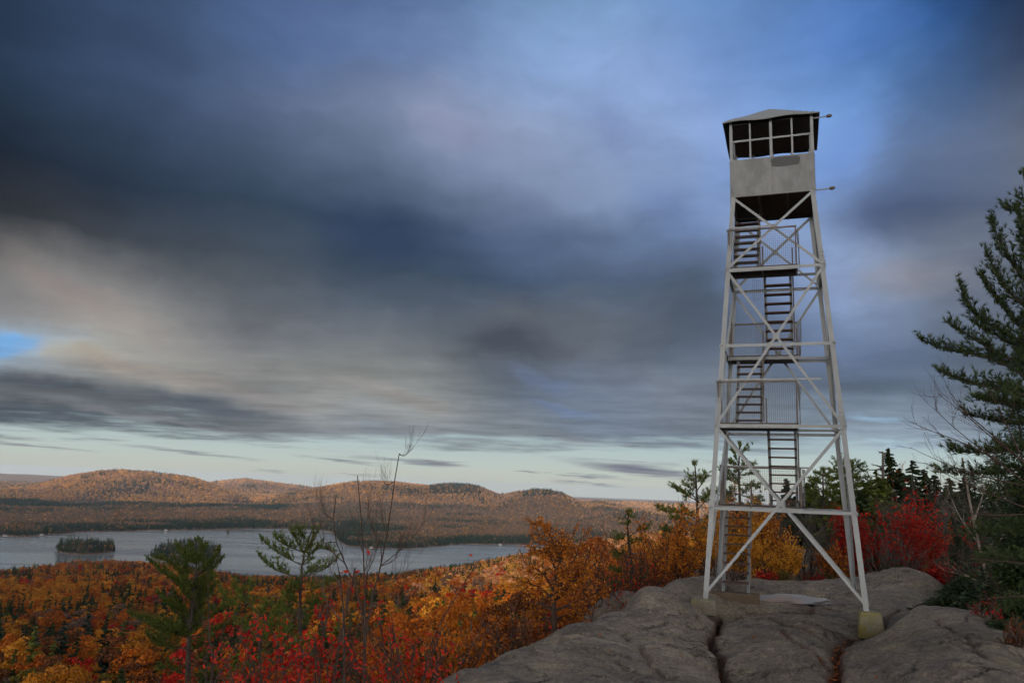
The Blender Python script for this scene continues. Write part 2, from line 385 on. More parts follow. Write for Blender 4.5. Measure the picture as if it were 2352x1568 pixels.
    gain.inputs['To Min'].default_value = .6; gain.inputs['To Max'].default_value = 1.42; nt.links.new(s, gain.inputs[0])
    gl = nd(nt, 'ShaderNodeMapRange'); gl.inputs['From Min'].default_value = 20; gl.inputs['From Max'].default_value = 6; nt.links.new(el, gl.inputs[0])
    cg = nd(nt, 'ShaderNodeVectorMath'); cg.operation = 'SCALE'; nt.links.new(c, cg.inputs[0]); nt.links.new(gain.outputs[0], cg.inputs['Scale'])
    c = mixc(nt, mth(nt, 'ADD', mth(nt, 'MULTIPLY', gl.outputs[0], .5), .38), c, cg.outputs[0])
    # clear strip above the horizon: the edge of the cloud deck
    edge = noise(nt, .42, 7, .6, dk.outputs[0])
    sl = mth(nt, 'MULTIPLY', az, -.012)
    e2 = mth(nt, 'ADD', mth(nt, 'ADD', el, sl), mth(nt, 'MULTIPLY', mth(nt, 'SUBTRACT', edge, .5), -6.))
    cov = nd(nt, 'ShaderNodeMapRange'); cov.interpolation_type = 'SMOOTHSTEP'; cov.inputs['From Min'].default_value = 2.2; cov.inputs['From Max'].default_value = 4.0; nt.links.new(e2, cov.inputs[0])
    clear = ramp(nt, mth(nt, 'DIVIDE', el, 12, True), [(0, srgb(206, 206, 192)), (.12, srgb(196, 208, 202)), (.35, srgb(172, 198, 208)), (1, srgb(130, 174, 214))])
    sk = nd(nt, 'ShaderNodeVectorMath'); sk.operation = 'SCALE'; nt.links.new(st.outputs[0], sk.inputs[0]); sk.inputs['Scale'].default_value = .12*STR*.6
    clear = mixc(nt, .12, clear, sk.outputs[0])
    for bdef in WISPS: clear = blob(clear, *bdef, src=low)
    c = mixc(nt, cov.outputs[0], clear, c)
    # brighter cloud behind the viewer and overhead (the light in the place)
    fz = mth(nt, 'MULTIPLY', Y, -1)
    bk = nd(nt, 'ShaderNodeMapRange'); bk.interpolation_type = 'SMOOTHSTEP'; bk.inputs['From Min'].default_value = -.35; bk.inputs['From Max'].default_value = .6; nt.links.new(fz, bk.inputs[0])
    dt = nd(nt, 'ShaderNodeVectorMath'); dt.operation = 'DOT_PRODUCT'; nt.links.new(geo, dt.inputs[0]); dt.inputs[1].default_value = (-.60, -.74, .30)
    gw = nd(nt, 'ShaderNodeMapRange'); gw.interpolation_type = 'SMOOTHSTEP'; gw.inputs['From Min'].default_value = .25; gw.inputs['From Max'].default_value = 1.; nt.links.new(dt.outputs['Value'], gw.inputs[0])
    c = mixc(nt, bk.outputs[0], c, mixc(nt, gw.outputs[0], BACK, GLOW))
    tz = nd(nt, 'ShaderNodeMapRange'); tz.interpolation_type = 'SMOOTHSTEP'; tz.inputs['From Min'].default_value = .66; tz.inputs['From Max'].default_value = .95; nt.links.new(Z, tz.inputs[0])
    c = mixc(nt, tz.outputs[0], c, TOP)
    # the physical sky shows thinly through everything
    sc = nd(nt, 'ShaderNodeVectorMath'); sc.operation = 'SCALE'; nt.links.new(c, sc.inputs[0]); sc.inputs['Scale'].default_value = K
    out = nd(nt, 'ShaderNodeVectorMath'); out.operation = 'ADD'
    s3 = nd(nt, 'ShaderNodeVectorMath'); s3.operation = 'SCALE'; nt.links.new(st.outputs[0], s3.inputs[0]); s3.inputs['Scale'].default_value = .03
    nt.links.new(sc.outputs[0], out.inputs[0]); nt.links.new(s3.outputs[0], out.inputs[1]); nt.links.new(out.outputs[0], bg.inputs['Color'])
BACK = (1.0, 1.0, 1.02); GLOW = (6.6, 6.1, 5.4); TOP = (.92, .91, .93)
CLOUD_Y = [0, 110, 220, 330, 440, 550, 640, 730, 800, 860, 920, 980, 1060]
CLOUD_TONES = [
 [(40,54,76),(50,66,94),(58,74,106),(62,80,120),(70,88,132),(76,98,146),(90,118,162),(96,124,168),(80,112,164),(72,104,160),(54,94,158),(32,66,118),(34,50,78)],
 [(42,56,76),(50,66,94),(60,76,108),(66,84,122),(74,92,134),(82,102,148),(94,120,166),(104,126,172),(98,122,172),(82,112,170),(66,106,176),(42,78,136),(46,58,84)],
 [(40,52,70),(50,64,90),(62,76,106),(74,86,118),(92,102,132),(106,116,150),(112,124,164),(110,128,174),(110,128,176),(90,120,176),(90,128,192),(58,84,128),(66,70,88)],
 [(36,44,58),(44,56,74),(56,68,92),(68,80,104),(88,98,124),(112,120,150),(120,130,162),(116,130,168),(108,126,172),(98,124,178),(104,136,196),(80,94,128),(88,90,106)],
 [(38,42,52),(42,50,64),(48,60,80),(54,68,90),(60,74,98),(74,86,112),(96,106,136),(106,118,152),(100,118,160),(96,118,166),(92,114,160),(58,68,98),(96,98,112)],
 [(68,64,64),(62,62,68),(58,64,76),(54,64,80),(46,58,82),(52,66,94),(66,80,110),(76,90,120),(90,108,150),(110,124,162),(112,126,162),(62,74,106),(100,102,118)],
 [(112,106,106),(116,108,108),(92,90,94),(76,80,90),(62,70,84),(58,70,90),(62,76,102),(70,82,108),(72,82,104),(90,104,140),(110,124,162),(126,126,138),(92,96,114)],
 [(114,108,112),(128,120,118),(112,106,106),(92,92,100),(78,82,94),(72,78,92),(84,86,96),(82,86,98),(70,76,92),(80,90,118),(100,116,154),(88,94,116),(84,88,104)],
 [(120,150,185),(140,130,122),(122,114,112),(104,100,104),(98,98,106),(96,96,102),(74,76,86),(88,88,96),(72,78,94),(84,92,116),(88,104,144),(78,86,106),(80,84,98)],
 [(96,94,100),(128,120,118),(130,122,118),(118,112,110),(118,114,112),(112,110,112),(72,78,92),(98,104,126),(98,104,120),(80,88,108),(74,84,108),(84,90,106),(80,84,98)],
 [(66,72,86),(70,76,88),(88,90,98),(96,98,106),(128,122,122),(126,122,122),(90,96,112),(92,100,122),(110,110,122),(90,96,112),(76,86,106),(92,98,112),(86,92,106)],
 [(74,78,88),(80,84,92),(74,78,90),(88,90,98),(108,108,116),(104,106,116),(108,110,118),(92,100,118),(90,98,116),(98,104,116),(120,130,150),(120,128,146),(100,110,126)],
 [(96,100,110),(100,104,112),(104,106,116),(104,108,118),(104,108,120),(100,104,116),(102,106,118),(100,104,118),(98,102,116),(100,106,120),(120,130,146),(120,130,146),(110,118,132)]]
BLOBS = [(14, 785, 75, 40, 5, (112, 162, 212), 1., None, .35), (160, 805, 130, 30, 8, (158, 150, 128), .7), (120, 885, 330, 34, 6, (58, 66, 80), .7), (480, 925, 330, 28, 6, (70, 76, 92), .65), (330, 985, 480, 16, 5, (76, 80, 92), .7), (360, 960, 420, 14, 5, (126, 126, 132), .55),
 (2090, 640, 160, 65, 5, (134, 134, 146), .5), (1290, 925, 90, 24, 10, (104, 122, 160), .6), (1240, 865, 110, 26, 18, (104, 118, 152), .5), (1640, 1035, 120, 14, 4, (150, 178, 196), .8), (1990, 960, 90, 12, 0, (140, 170, 196), .8), (2030, 1005, 60, 10, 0, (170, 200, 215), .8), (1350, 1010, 200, 20, 6, (130, 126, 132), .5), (850, 545, 260, 110, 5, (42, 55, 82), .7), (1060, 300, 330, 90, 12, (128, 134, 164), .55), (1400, 260, 160, 110, 40, (118, 138, 184), .5), (110, 650, 230, 50, 15, (136, 126, 124), .6), (620, 900, 240, 36, 5, (138, 130, 128), .5), (1960, 330, 130, 170, 20, (110, 146, 214), .5), (2060, 500, 190, 100, 10, (54, 64, 96), .5), (1480, 470, 130, 90, 30, (104, 124, 172), .4), (1180, 790, 170, 60, 5, (62, 66, 80), .6), (230, 720, 330, 60, 12, (150, 140, 134), .5), (330, 845, 330, 36, 5, (164, 152, 142), .6), (900, 905, 220, 34, 8, (150, 142, 138), .5), (2120, 645, 190, 60, 5, (146, 146, 154), .45), (1620, 420, 90, 170, 20, (124, 150, 200), .5), (1400, 330, 110, 80, 30, (130, 146, 186), .45), (1930, 640, 60, 70, 0, (130, 146, 184), .5), (1030, 300, 220, 60, 8, (138, 144, 170), .4)]
WISPS = [(1010, 1063, 110, 9, 4, (118, 118, 130), 1.), (930, 1058, 180, 7, 4, (118, 124, 138), .8), (440, 1038, 200, 7, 4, (128, 134, 142), .8), (780, 1056, 120, 6, 4, (120, 126, 138), .8),
 (1350, 1109, 120, 5, 3, (110, 118, 132), .9), (1340, 1092, 140, 5, 3, (118, 126, 140), .9), (1480, 1078, 260, 20, 5, (106, 108, 126), 1.), (620, 1080, 50, 4, 3, (126, 132, 140), .9), (1210, 1083, 30, 4, 3, (116, 124, 136), .9), (840, 1091, 90, 4, 3, (128, 132, 140), .8), (60, 1020, 160, 6, 4, (124, 126, 134), .8)]
sky_world()
scn.world.cycles.sampling_method = 'MANUAL'; scn.world.cycles.sample_map_resolution = 256
sun_d = bpy.data.lights.new('sun', 'SUN'); sun = bpy.data.objects.new('sun', sun_d); col.objects.link(sun)
sun_d.energy = 5.0; sun_d.angle = R(.53); sun_d.color = (1, .76, .48)
SV = Vector((math.sin(R(SUN_AZ))*math.cos(R(SUN_EL)), math.cos(R(SUN_AZ))*math.cos(R(SUN_EL)), math.sin(R(SUN_EL))))
sun.rotation_euler = SV.to_track_quat('Z', 'Y').to_euler()
scn.view_settings.view_transform = 'Standard'; scn.view_settings.look = 'None'; scn.view_settings.exposure = 0; scn.view_settings.gamma = 1

# ------------------------------------------------------------------ terrain
LAKE = -190.
XS = [-2600, -400, 400, 700, 900, 1050, 1200, 1290, 1400, 1520, 1700, 1900, 2352, 4200]
RK = [0, 4, 8, 14, 20, 40, 80, 120, 250, 500, 1000, 1300, 1600, 1900]
T_ = [[-1.7, -2.3, -3.3, -4.5, -6, -14, -29, -40, -54, -77, -122, -152, -187, -194]]*3
T_ += [[-1.7, -2.3, -3.2, -4.3, -6, -13, -27, -38, -52, -75, -121, -152, -185, -194],
 [-1.7, -2.3, -3.2, -4.2, -5.5, -13, -26, -36, -50, -73, -121, -156, -186, -194],
 [-1.7, -2.4, -3.2, -4.5, -5.2, -12, -25, -35, -48, -67, -108, -142, -183, -194],
 [-1.7, -2.5, -3.6, -4.8, -5.5, -11, -24, -33, -45, -61, -94, -120, -165, -192],
 [-1.7, -2.6, -3.8, -5, -5.4, -9, -20, -30, -42, -56, -81, -100, -150, -190],
 [-1.7, -2.6, -4, -5, -5.2, -7.5, -15, -24, -37, -49, -70, -88, -135, -189],
 [-1.7, -2.6, -4.2, -5, -5, -5.5, -11, -18, -31, -41, -59, -74, -120, -189],
 [-1.7, -2.6, -4.4, -5, -4.6, -4.2, -6, -10, -22, -35, -60, -80, -120, -189],
 [-1.7, -2.6, -4.4, -5, -4.4, -3.6, -4, -6, -14, -30, -60, -80, -120, -189],
 [-1.7, -2.6, -4.4, -5.5, -6, -4.4, -4, -5, -12, -30, -60, -80, -120, -189],
 [-1.7, -2.6, -4.4, -5.5, -6, -6, -6, -8, -14, -30, -60, -80, -120, -189]]
def x2az(x):
    d = ray(x, 1120); return math.degrees(math.atan2(d[0], d[1]))
CAZ = np.array([x2az(x) for x in XS]); TAB = np.array(T_, float); RKa = np.array(RK, float)
SHX = [-400, 0, 60, 190, 300, 420, 500, 600, 760, 900, 1050, 1200, 1290, 1400, 1520, 1640, 1800, 2600]; SHY = [1312, 1303, 1297, 1280, 1280, 1288, 1304, 1316, 1318, 1311, 1293, 1267, 1243, 1232, 1216, 1200, 1180, 1160]
# extra columns so that the shoulder above the near shore follows its outline
nc_ = sorted(set([60, 190, 300, 500, 600, 760]+XS)); TAB = np.stack([[np.interp(x, XS, TAB[:, j]) for x in nc_] for j in range(len(RK))], 1); CAZ = np.array([x2az(x) for x in nc_])
for i_, x_ in enumerate(nc_):
    if -400 <= x_ <= 1400:
        d_ = ray(x_, float(np.interp(x_, SHX, SHY))); sl_ = d_[2]/math.hypot(d_[0], d_[1])
        TAB[i_, 11] = 1300*sl_-13; TAB[i_, 10] = min(TAB[i_, 10], 1000*sl_-16) if x_ < 1000 else 1000*sl_-16; TAB[i_, 12] = 1600*sl_-32
CRESTS = [  # distance, front width, back width, line (x, y)
 (6500, 1400, 1600, [(-900, 1160), (-300, 1150), (0, 1130), (60, 1123), (120, 1108), (180, 1092), (230, 1084), (280, 1082), (330, 1085), (370, 1091), (420, 1096), (450, 1103), (490, 1118), (530, 1134), (560, 1146), (600, 1158), (640, 1175)]),
 (9500, 1800, 1500, [(380, 1135), (460, 1116), (500, 1110), (545, 1106), (565, 1104), (600, 1108), (650, 1114), (700, 1122), (760, 1137), (820, 1160)]),
 (12500, 2200, 2500, [(-2200, 1060), (-500, 1080), (0, 1086), (60, 1088), (120, 1090), (180, 1092), (300, 1104), (400, 1112), (480, 1108), (520, 1109), (600, 1118), (690, 1116), (740, 1115), (800, 1124), (1000, 1140), (1300, 1142), (1335, 1143), (1400, 1147), (1440, 1151), (1500, 1149), (1540, 1151), (1570, 1154), (1700, 1160), (2400, 1185), (4200, 1230)]),
 (6000, 1500, 1500, [(540, 1170), (600, 1152), (640, 1143), (680, 1135), (720, 1127), (760, 1118), (800, 1112), (870, 1109), (930, 1112), (990, 1117), (1010, 1113), (1040, 1112), (1075, 1114), (1100, 1121), (1120, 1129), (1145, 1138), (1165, 1146), (1220, 1155), (1300, 1170)]),
 (7200, 700, 700, [(1120, 1150), (1150, 1137), (1165, 1137), (1185, 1131), (1203, 1130), (1215, 1136), (1240, 1150)]),
 (5400, 1300, 1200, [(1120, 1170), (1165, 1152), (1190, 1141), (1208, 1131), (1225, 1126), (1245, 1127), (1262, 1127), (1275, 1131), (1290, 1133), (1310, 1142), (1330, 1152), (1345, 1157), (1360, 1154), (1380, 1152), (1400, 1157), (1440, 1166), (1500, 1178), (1560, 1192), (1700, 1205), (2300, 1240)]),
 (9000, 2200, 1500, [(1250, 1170), (1330, 1160), (1420, 1158), (1500, 1160), (1600, 1165), (1900, 1175)]),
 (4100, 600, 600, [(1330, 1200), (1370, 1189), (1410, 1184), (1450, 1184), (1500, 1187), (1560, 1193), (1650, 1202)]),
]
CR = []
for Rr, wf, wb, L in CRESTS:
    aa = []; zz = []
    for x, y in L:
        d = ray(x, y); hr = math.hypot(d[0], d[1]); aa.append(math.degrees(math.atan2(d[0], d[1]))); zz.append(Rr*d[2]/hr-8)
    CR.append((Rr, wf, wb, np.array(aa), np.array(zz)))
FAR_X = [-3000, 0, 60, 110, 200, 300, 430, 600, 700, 745, 765, 780, 800, 850, 950, 1000, 1060, 1150, 1200, 1300, 1390, 1470, 3000]
FAR_Y = [1200, 1230, 1232, 1228, 1221, 1219, 1217, 1214, 1214, 1217, 1223, 1243, 1254, 1258, 1259, 1255, 1250, 1250, 1249, 1246, 1243, 1262, 1300]
def land_mask(P):
    """>0 on land, <0 on water, for points taken at lake level, in display px"""
    Q = P.copy(); Q[..., 2] = LAKE
    x, y = disp(Q)
    wob = (fbm(N3, P[..., 0]/90, P[..., 1]/90, 3))*1.6
    far = np.interp(x, FAR_X, FAR_Y)+wob-y            # beyond the far shore
    m = far
    isl = lambda cx, cy, rx, ry: (1-np.sqrt(((x-cx)/rx)**2+((y-cy)/ry)**2))*ry*.8
    m = np.maximum(m, isl(197, 1263, 72, 9)+wob); m = np.maximum(m, isl(430, 1276, 82, 16)+wob); m = np.maximum(m, isl(525, 1223.5, 7, 1.6))
    m = np.minimum(m, -isl(792, 1217, 20, 3.2)); m = np.minimum(m, -isl(185, 1158.5, 82, 5)); m = np.minimum(m, -isl(560, 1158.5, 38, 5))
    return m
def height(x, y):
    x = np.asarray(x, float); y = np.asarray(y, float)
    r = np.hypot(x, y); az = np.degrees(np.arctan2(x, y))
    # near table (bilinear in azimuth / distance)
    ci = np.interp(az, CAZ, np.arange(len(CAZ))); ri = np.interp(r, RKa, np.arange(len(RKa)))
    c0 = np.clip(ci.astype(int), 0, len(CAZ)-2); r0 = np.clip(ri.astype(int), 0, len(RKa)-2); fc = ci-c0; fr = ri-r0
    fc = fc*fc*(3-2*fc)
    zn = (TAB[c0, r0]*(1-fc)+TAB[c0+1, r0]*fc)*(1-fr)+(TAB[c0, r0+1]*(1-fc)+TAB[c0+1, r0+1]*fc)*fr
    zn = zn+fbm(N1, x/60, y/60, 4)*np.clip(r/60, 0, 1)*3.0*sstep(1500, 900, r)+fbm(N2, x/9, y/9, 3)*.4*np.clip(r/30, 0, 1)
    zf = LAKE+2.5+sstep(2300, 5200, r)*8+np.clip(fbm(N1, x/700, y/700, 4), -.3, 1)*9*sstep(2500, 4200, r)
    for Rr, wf, wb, aa, zz in CR:
        cz = np.interp(az, aa, zz, left=-400, right=-400)
        t = np.where(r < Rr, (Rr-r)/wf, (r-Rr)/wb)
        ridge = 1-sstep(0, 1, np.clip(t, 0, 1))
        n = fbm(N2, x/500+Rr, y/500, 5)
        cz2 = cz+n*16+(np.abs(fbm(N3, x/420, y/420, 4))-.25)*-60*np.clip(t, 0, 1)
        zf = np.maximum(zf, zf+(cz2-zf)*ridge*(1+.0*n))*1.0
    zf = zf+fbm(N4, x/260, y/260, 4)*6*sstep(4800, 6000, r)
    m = land_mask(np.stack([x, y, np.full_like(x, LAKE)], -1))
    inlake = (r > 1500)
    shore = sstep(-.6, 1.2, m)
    zf = np.where(inlake, (LAKE-5)+(zf-(LAKE-5))*np.where((r > 1500) & (y > 0), shore, 1), zf)
    k = sstep(1500, 1900, r)
    return zn*(1-k)+zf*k
azs = np.radians(np.concatenate([np.arange(-180, -42, 3.), np.arange(-42, 42, .12), np.arange(42, 180.1, 3.)]))
rs = np.concatenate([[0.5, 1.5, 3, 4.5], np.geomspace(6, 1500, 110)[:-1], np.geomspace(1500, 16000, 330), [20000, 30000]])
AA, RR = np.meshgrid(azs, rs, indexing='ij')
GX, GY = np.sin(AA)*RR, np.cos(AA)*RR
GZ = height(GX, GY); GZ = np.where(RR > 15000, np.minimum(GZ, -330), GZ)
na, nr = GX.shape
idx = np.arange(na*nr).reshape(na, nr)
g = MB(); g.add(np.stack([GX, GY, GZ], -1).reshape(-1, 3), np.stack([idx[:-1, :-1], idx[:-1, 1:], idx[1:, 1:], idx[1:, :-1]], -1).reshape(-1, 4)[:, ::-1])
tag(g.build('ground', 'forest_floor', smooth=True), kind='structure')
w = MB(); w.add([[-9000, 900, LAKE], [9000, 900, LAKE], [9000, 5200, LAKE], [-9000, 5200, LAKE]], [[0, 1, 2, 3]])
tag(w.build('lake', 'lake_water'), kind='structure')

# ------------------------------------------------------------------ rock ledge
def P3(x, y, Y): return at(x, y, Y)
ctl = []
for x, y, Y in [(1600, 1326, 22.5), (1640, 1330, 22.5), (1530, 1338, 20.5), (1450, 1372, 19), (1400, 1405, 17), (1290, 1440, 15.5), (1200, 1490, 14), (1110, 1525, 13), (1020, 1568, 12),
    (1610, 1397, 19.1), (1560, 1370, 19.3), (1500, 1420, 17), (1450, 1460, 15.5), (1600, 1440, 16.6), (1550, 1500, 14.3), (1350, 1500, 13.8), (1250, 1568, 11.8), (1450, 1568, 11.7), (1620, 1568, 11.7),
    (1700, 1386, 19.6), (1700, 1345, 22.4), (1740, 1334, 25), (1830, 1346, 24), (1790, 1345, 24.5), (1880, 1337, 25), (1960, 1332, 25.5), (2060, 1323, 26), (2150, 1336, 25),
    (1800, 1362, 21.6), (1880, 1368, 21.2), (1760, 1395, 19.5), (1880, 1389, 20.1), (1820, 1392, 19.7), (1930, 1372, 20.8),
    (1680, 1430, 17.2), (1800, 1420, 17.3), (1900, 1420, 17.4), (1700, 1480, 15.1), (1800, 1480, 15), (1880, 1500, 14.3), (1750, 1540, 12.8), (1850, 1560, 12.4),
    (1980, 1440, 17.9), (1930, 1455, 17.2), (1915, 1500, 14.9), (2040, 1420, 18), (2090, 1389, 17.6), (2030, 1470, 15.2), (2100, 1460, 15), (2050, 1540, 12.3), (2160, 1520, 12.4), (2250, 1568, 10.8),
    (2130, 1396, 17.4), (2180, 1428, 16.2), (2250, 1470, 14.6), (2352, 1540, 12.4), (2420, 1600, 11), (2050, 1378, 20.5), (2140, 1370, 21.5), (2160, 1345, 24), (2000, 1350, 23.5), (2050, 1350, 23)]:
    ctl.append(P3(x, y, Y))
ctl = np.array(ctl)
extra = np.array([[3, 8, -2.8], [6, 7, -2.9], [10, 7, -3.3], [14, 9, -4.6], [13.2, 14, -4.4], [15, 18, -5], [14.5, 24, -4.2], [16, 29, -4.5], [10, 30, -3.6], [6, 30, -4.2], [3.5, 28, -5.5],
    [1.0, 22, -7.5], [2.2, 19.5, -5.6], [-.5, 17, -6.5], [-2.5, 14.5, -6.5], [-3, 11.5, -5.5], [-.3, 9, -3.8], [4.0, 24.5, -4.2], [12.6, 11.6, -3.7], [12.2, 19.5, -3.6], [12.4, 22.5, -3.5]])
CT = np.vstack([ctl, extra])
def tps_fit(P, v, lam=.02):
    n = len(P); d = np.hypot(P[:, None, 0]-P[None, :, 0], P[:, None, 1]-P[None, :, 1]); K = d*d*np.log(d+1e-9)+lam*np.eye(n)
    A = np.zeros((n+3, n+3)); A[:n, :n] = K; A[:n, n] = 1; A[:n, n+1:] = P[:, :2]; A[n:, :n] = A[:n, n:].T
    return np.linalg.solve(A, np.concatenate([v, np.zeros(3)]))
WT = tps_fit(CT, CT[:, 2])
def tps(x, y):
    n = len(CT); z = WT[n]+WT[n+1]*x+WT[n+2]*y
    for i in range(n):
        d = np.hypot(x-CT[i, 0], y-CT[i, 1]); z = z+WT[i]*d*d*np.log(d+1e-9)
    return z
CRACKS = [  # (x, y) line in the photo at rock level, width, depth, litter
 ([(1655, 1398), (1640, 1420), (1632, 1450), (1648, 1495), (1668, 1535), (1688, 1568), (1700, 1590)], .09, .5, .6),
 ([(1990, 1440), (1950, 1448), (1930, 1458), (1920, 1485), (1912, 1520), (1918, 1545), (1950, 1568), (1980, 1590)], .10, .45, 1.),
 ([(1645, 1412), (1700, 1400), (1760, 1402), (1830, 1398), (1880, 1392), (1920, 1396)], .10, .22, .25),
 ([(1730, 1410), (1800, 1425), (1850, 1435), (1890, 1455), (1925, 1460)], .07, .16, .3),
 ([(1770, 1440), (1800, 1468), (1830, 1490), (1870, 1518), (1905, 1545)], .05, .10, .5),
 ([(1690, 1545), (1740, 1548), (1800, 1560), (1870, 1575)], .16, .35, 1.),
 ([(1990, 1438), (2020, 1430), (2050, 1405), (2075, 1395)], .08, .2, .3),
 ([(1470, 1490), (1495, 1525), (1530, 1550)], .05, .12, .2), ([(1420, 1462), (1445, 1475)], .06, .14, .1), ([(1560, 1355), (1600, 1348), (1640, 1350)], .05, .1, 0),
 ([(1500, 1400), (1560, 1380), (1600, 1365)], .04, .08, 0), ([(2150, 1440), (2200, 1480), (2270, 1540)], .05, .10, 0), ([(1960, 1345), (2020, 1342), (2080, 1340)], .06, .12, 0),
 ([(1300, 1462), (1340, 1475), (1370, 1478)], .09, .12, .3)]
gx = np.arange(-4, 16.5, .055); gy = np.arange(6.5, 31, .06)
RX, RY = np.meshgrid(gx, gy, indexing='ij')
RZ = tps(RX, RY)
st_ = fbm(N4, RX/3.1+2, RY/1.9, 4)*9+RX*.5; fs_ = st_-np.floor(st_); RZ = RZ+(sstep(.0, .12, fs_)-fs_)*.075*sstep(-.2, .4, fbm(N1, RX/3, RY/3, 3)+.25)
for (ax_, ay_), (bx_, by_), wr, hr_ in (((9.3, 16.1), (6.6, 11.5), .95, .24), ((5.6, 16.2), (5.0, 13.0), .8, .14), ((3.6, 16.8), (1.5, 13.5), 1.0, .15), ((12, 24.5), (10, 23), 1.2, .12)):
    ab_ = np.array([bx_-ax_, by_-ay_]); tt = np.clip(((RX-ax_)*ab_[0]+(RY-ay_)*ab_[1])/(ab_@ab_), 0, 1); RZ = RZ+hr_*np.exp(-((RX-ax_-tt*ab_[0])**2+(RY-ay_-tt*ab_[1])**2)/wr**2)
RZ = RZ+fbm(N1, RX/1.7, RY/1.7, 4)*.13+fbm(N2, RX/.5, RY/.35, 4)*.05-np.abs(fbm(N3, RX/2.6, RY/1.5, 3))*.10
def rock_z0(x, y): return float(tps(np.array(x), np.array(y)))
def march(x, y):
    """where the view line of (x, y) meets the smooth rock"""
    d = ray(x, y); t = np.linspace(8, 30, 700); p = d[None]*t[:, None]/d[1]; z = tps(p[:, 0], p[:, 1]); h = np.where(p[:, 2] <= z)[0]
    return p[h[0]] if len(h) else p[np.argmin(p[:, 2]-z)]
crack = np.zeros_like(RZ); litter = np.zeros_like(RZ)
JX = RX+fbm(N3, RX/.5, RY/.5, 3)*.12; JY = RY+fbm(N4, RX/.5, RY/.5, 3)*.12
for L, wd, dp, li in CRACKS:
    q = [march(*p)[:2] for p in L]
    for a, b2 in zip(q[:-1], q[1:]):
        ab = b2-a; t = np.clip(((JX-a[0])*ab[0]+(JY-a[1])*ab[1])/(ab@ab+1e-9), 0, 1)
        d = np.hypot(JX-a[0]-t*ab[0], JY-a[1]-t*ab[1])
        k = np.exp(-(d/wd)**2); crack = np.maximum(crack, k*dp/.55); litter = np.maximum(litter, li*np.exp(-(d/(wd*.9))**2))
    # the groove itself (one pass per crack, so joints do not dig twice)
    kk = np.zeros_like(RZ)
    for a, b2 in zip(q[:-1], q[1:]):
        ab = b2-a; t = np.clip(((JX-a[0])*ab[0]+(JY-a[1])*ab[1])/(ab@ab+1e-9), 0, 1)
        kk = np.maximum(kk, np.exp(-(np.hypot(JX-a[0]-t*ab[0], JY-a[1]-t*ab[1])/(wd*.62))**4)+.6*np.exp(-np.hypot(JX-a[0]-t*ab[0], JY-a[1]-t*ab[1])/(.12+wd*3.2)))
    RZ = RZ-kk*dp*.75
# puddle basin
pA, pB = on_z(1735, 1372, -2.63), on_z(1905, 1374, -2.63)
PZ = -2.63
pc = (pA+pB)/2; ax = (pB-pA)/2; L_ = np.linalg.norm(ax[:2]); u_ = ax[:2]/L_; v_ = np.array([-u_[1], u_[0]])
lu = ((RX-pc[0])*u_[0]+(RY-pc[1])*u_[1])/(L_*1.02); lv_ = ((RX-pc[0])*v_[0]+(RY-pc[1])*v_[1]-.15*np.sin(lu*5))/(.8)
pd = np.sqrt(lu**2+lv_**2)+fbm(N2, RX/.55, RY/.4, 3)*.6+.35*np.exp(-((lu+.45)/.16)**2)*sstep(-.9, .3, -lv_)
bas = sstep(1.7, 1.0, pd)
RZ = RZ*(1-bas)+(PZ-.09+.14*sstep(.85, 1.35, pd))*bas
frt = sstep(-.6, -1.2, lv_)*sstep(3.6, 2.2, -lv_)*sstep(1.5, 1.0, np.abs(lu)); RZ = np.where(frt > 0, RZ*(1-frt)+np.minimum(RZ, PZ+.05-.05*(-lv_-1)+fbm(N1, RX/.8, RY/.8, 3)*.04)*frt, RZ)
fp = np.exp(-((RX-8.15)**2+(RY-17.75)**2)/.35); RZ = RZ-.13*np.exp(-((RX-4.65)**2+(RY-19.0)**2)/.4)-fp*.05-.2*np.exp(-((RX-8.55)**2+(RY-17.75)**2)/.2)
n0, n1_ = RX.shape; ii = np.arange(n0*n1_).reshape(n0, n1_)
rk = MB(); rk.add(np.stack([RX, RY, RZ], -1).reshape(-1, 3), np.stack([ii[:-1, :-1], ii[1:, :-1], ii[1:, 1:], ii[:-1, 1:]], -1).reshape(-1, 4))
ro = rk.build('rock_ledge', 'granite', smooth=True)
for nm, arr in (('crack', np.clip(crack*1.1, 0, .93)), ('litter', np.clip(litter, 0, 1))):
    a2 = ro.data.attributes.new(nm, 'FLOAT', 'POINT'); a2.data.foreach_set('value', arr.ravel().astype(np.float32))
tag(ro, kind='structure')
from mathutils.bvhtree import BVHTree
RBVH = BVHTree.FromPolygons([tuple(v) for v in np.stack([RX, RY, RZ], -1).reshape(-1, 3)], [tuple(f) for f in np.stack([ii[:-1, :-1], ii[1:, :-1], ii[1:, 1:], ii[:-1, 1:]], -1).reshape(-1, 4)])
def surf(x, y):
    """height of whatever ground is on top at x, y"""
    h = float(height(x, y)); k = RBVH.ray_cast(Vector((x, y, 50)), Vector((0, 0, -1)))
    return max(h, k[0].z) if k[0] is not None else h
th = np.linspace(0, 2*math.pi, 41)[:-1]
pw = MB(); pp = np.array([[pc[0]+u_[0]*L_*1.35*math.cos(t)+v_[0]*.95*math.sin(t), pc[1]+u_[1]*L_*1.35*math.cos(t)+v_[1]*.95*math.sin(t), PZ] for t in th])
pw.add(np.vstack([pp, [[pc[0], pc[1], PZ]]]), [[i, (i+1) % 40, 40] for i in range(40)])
tag(pw.build('puddle', 'puddle_water'), kind='structure')
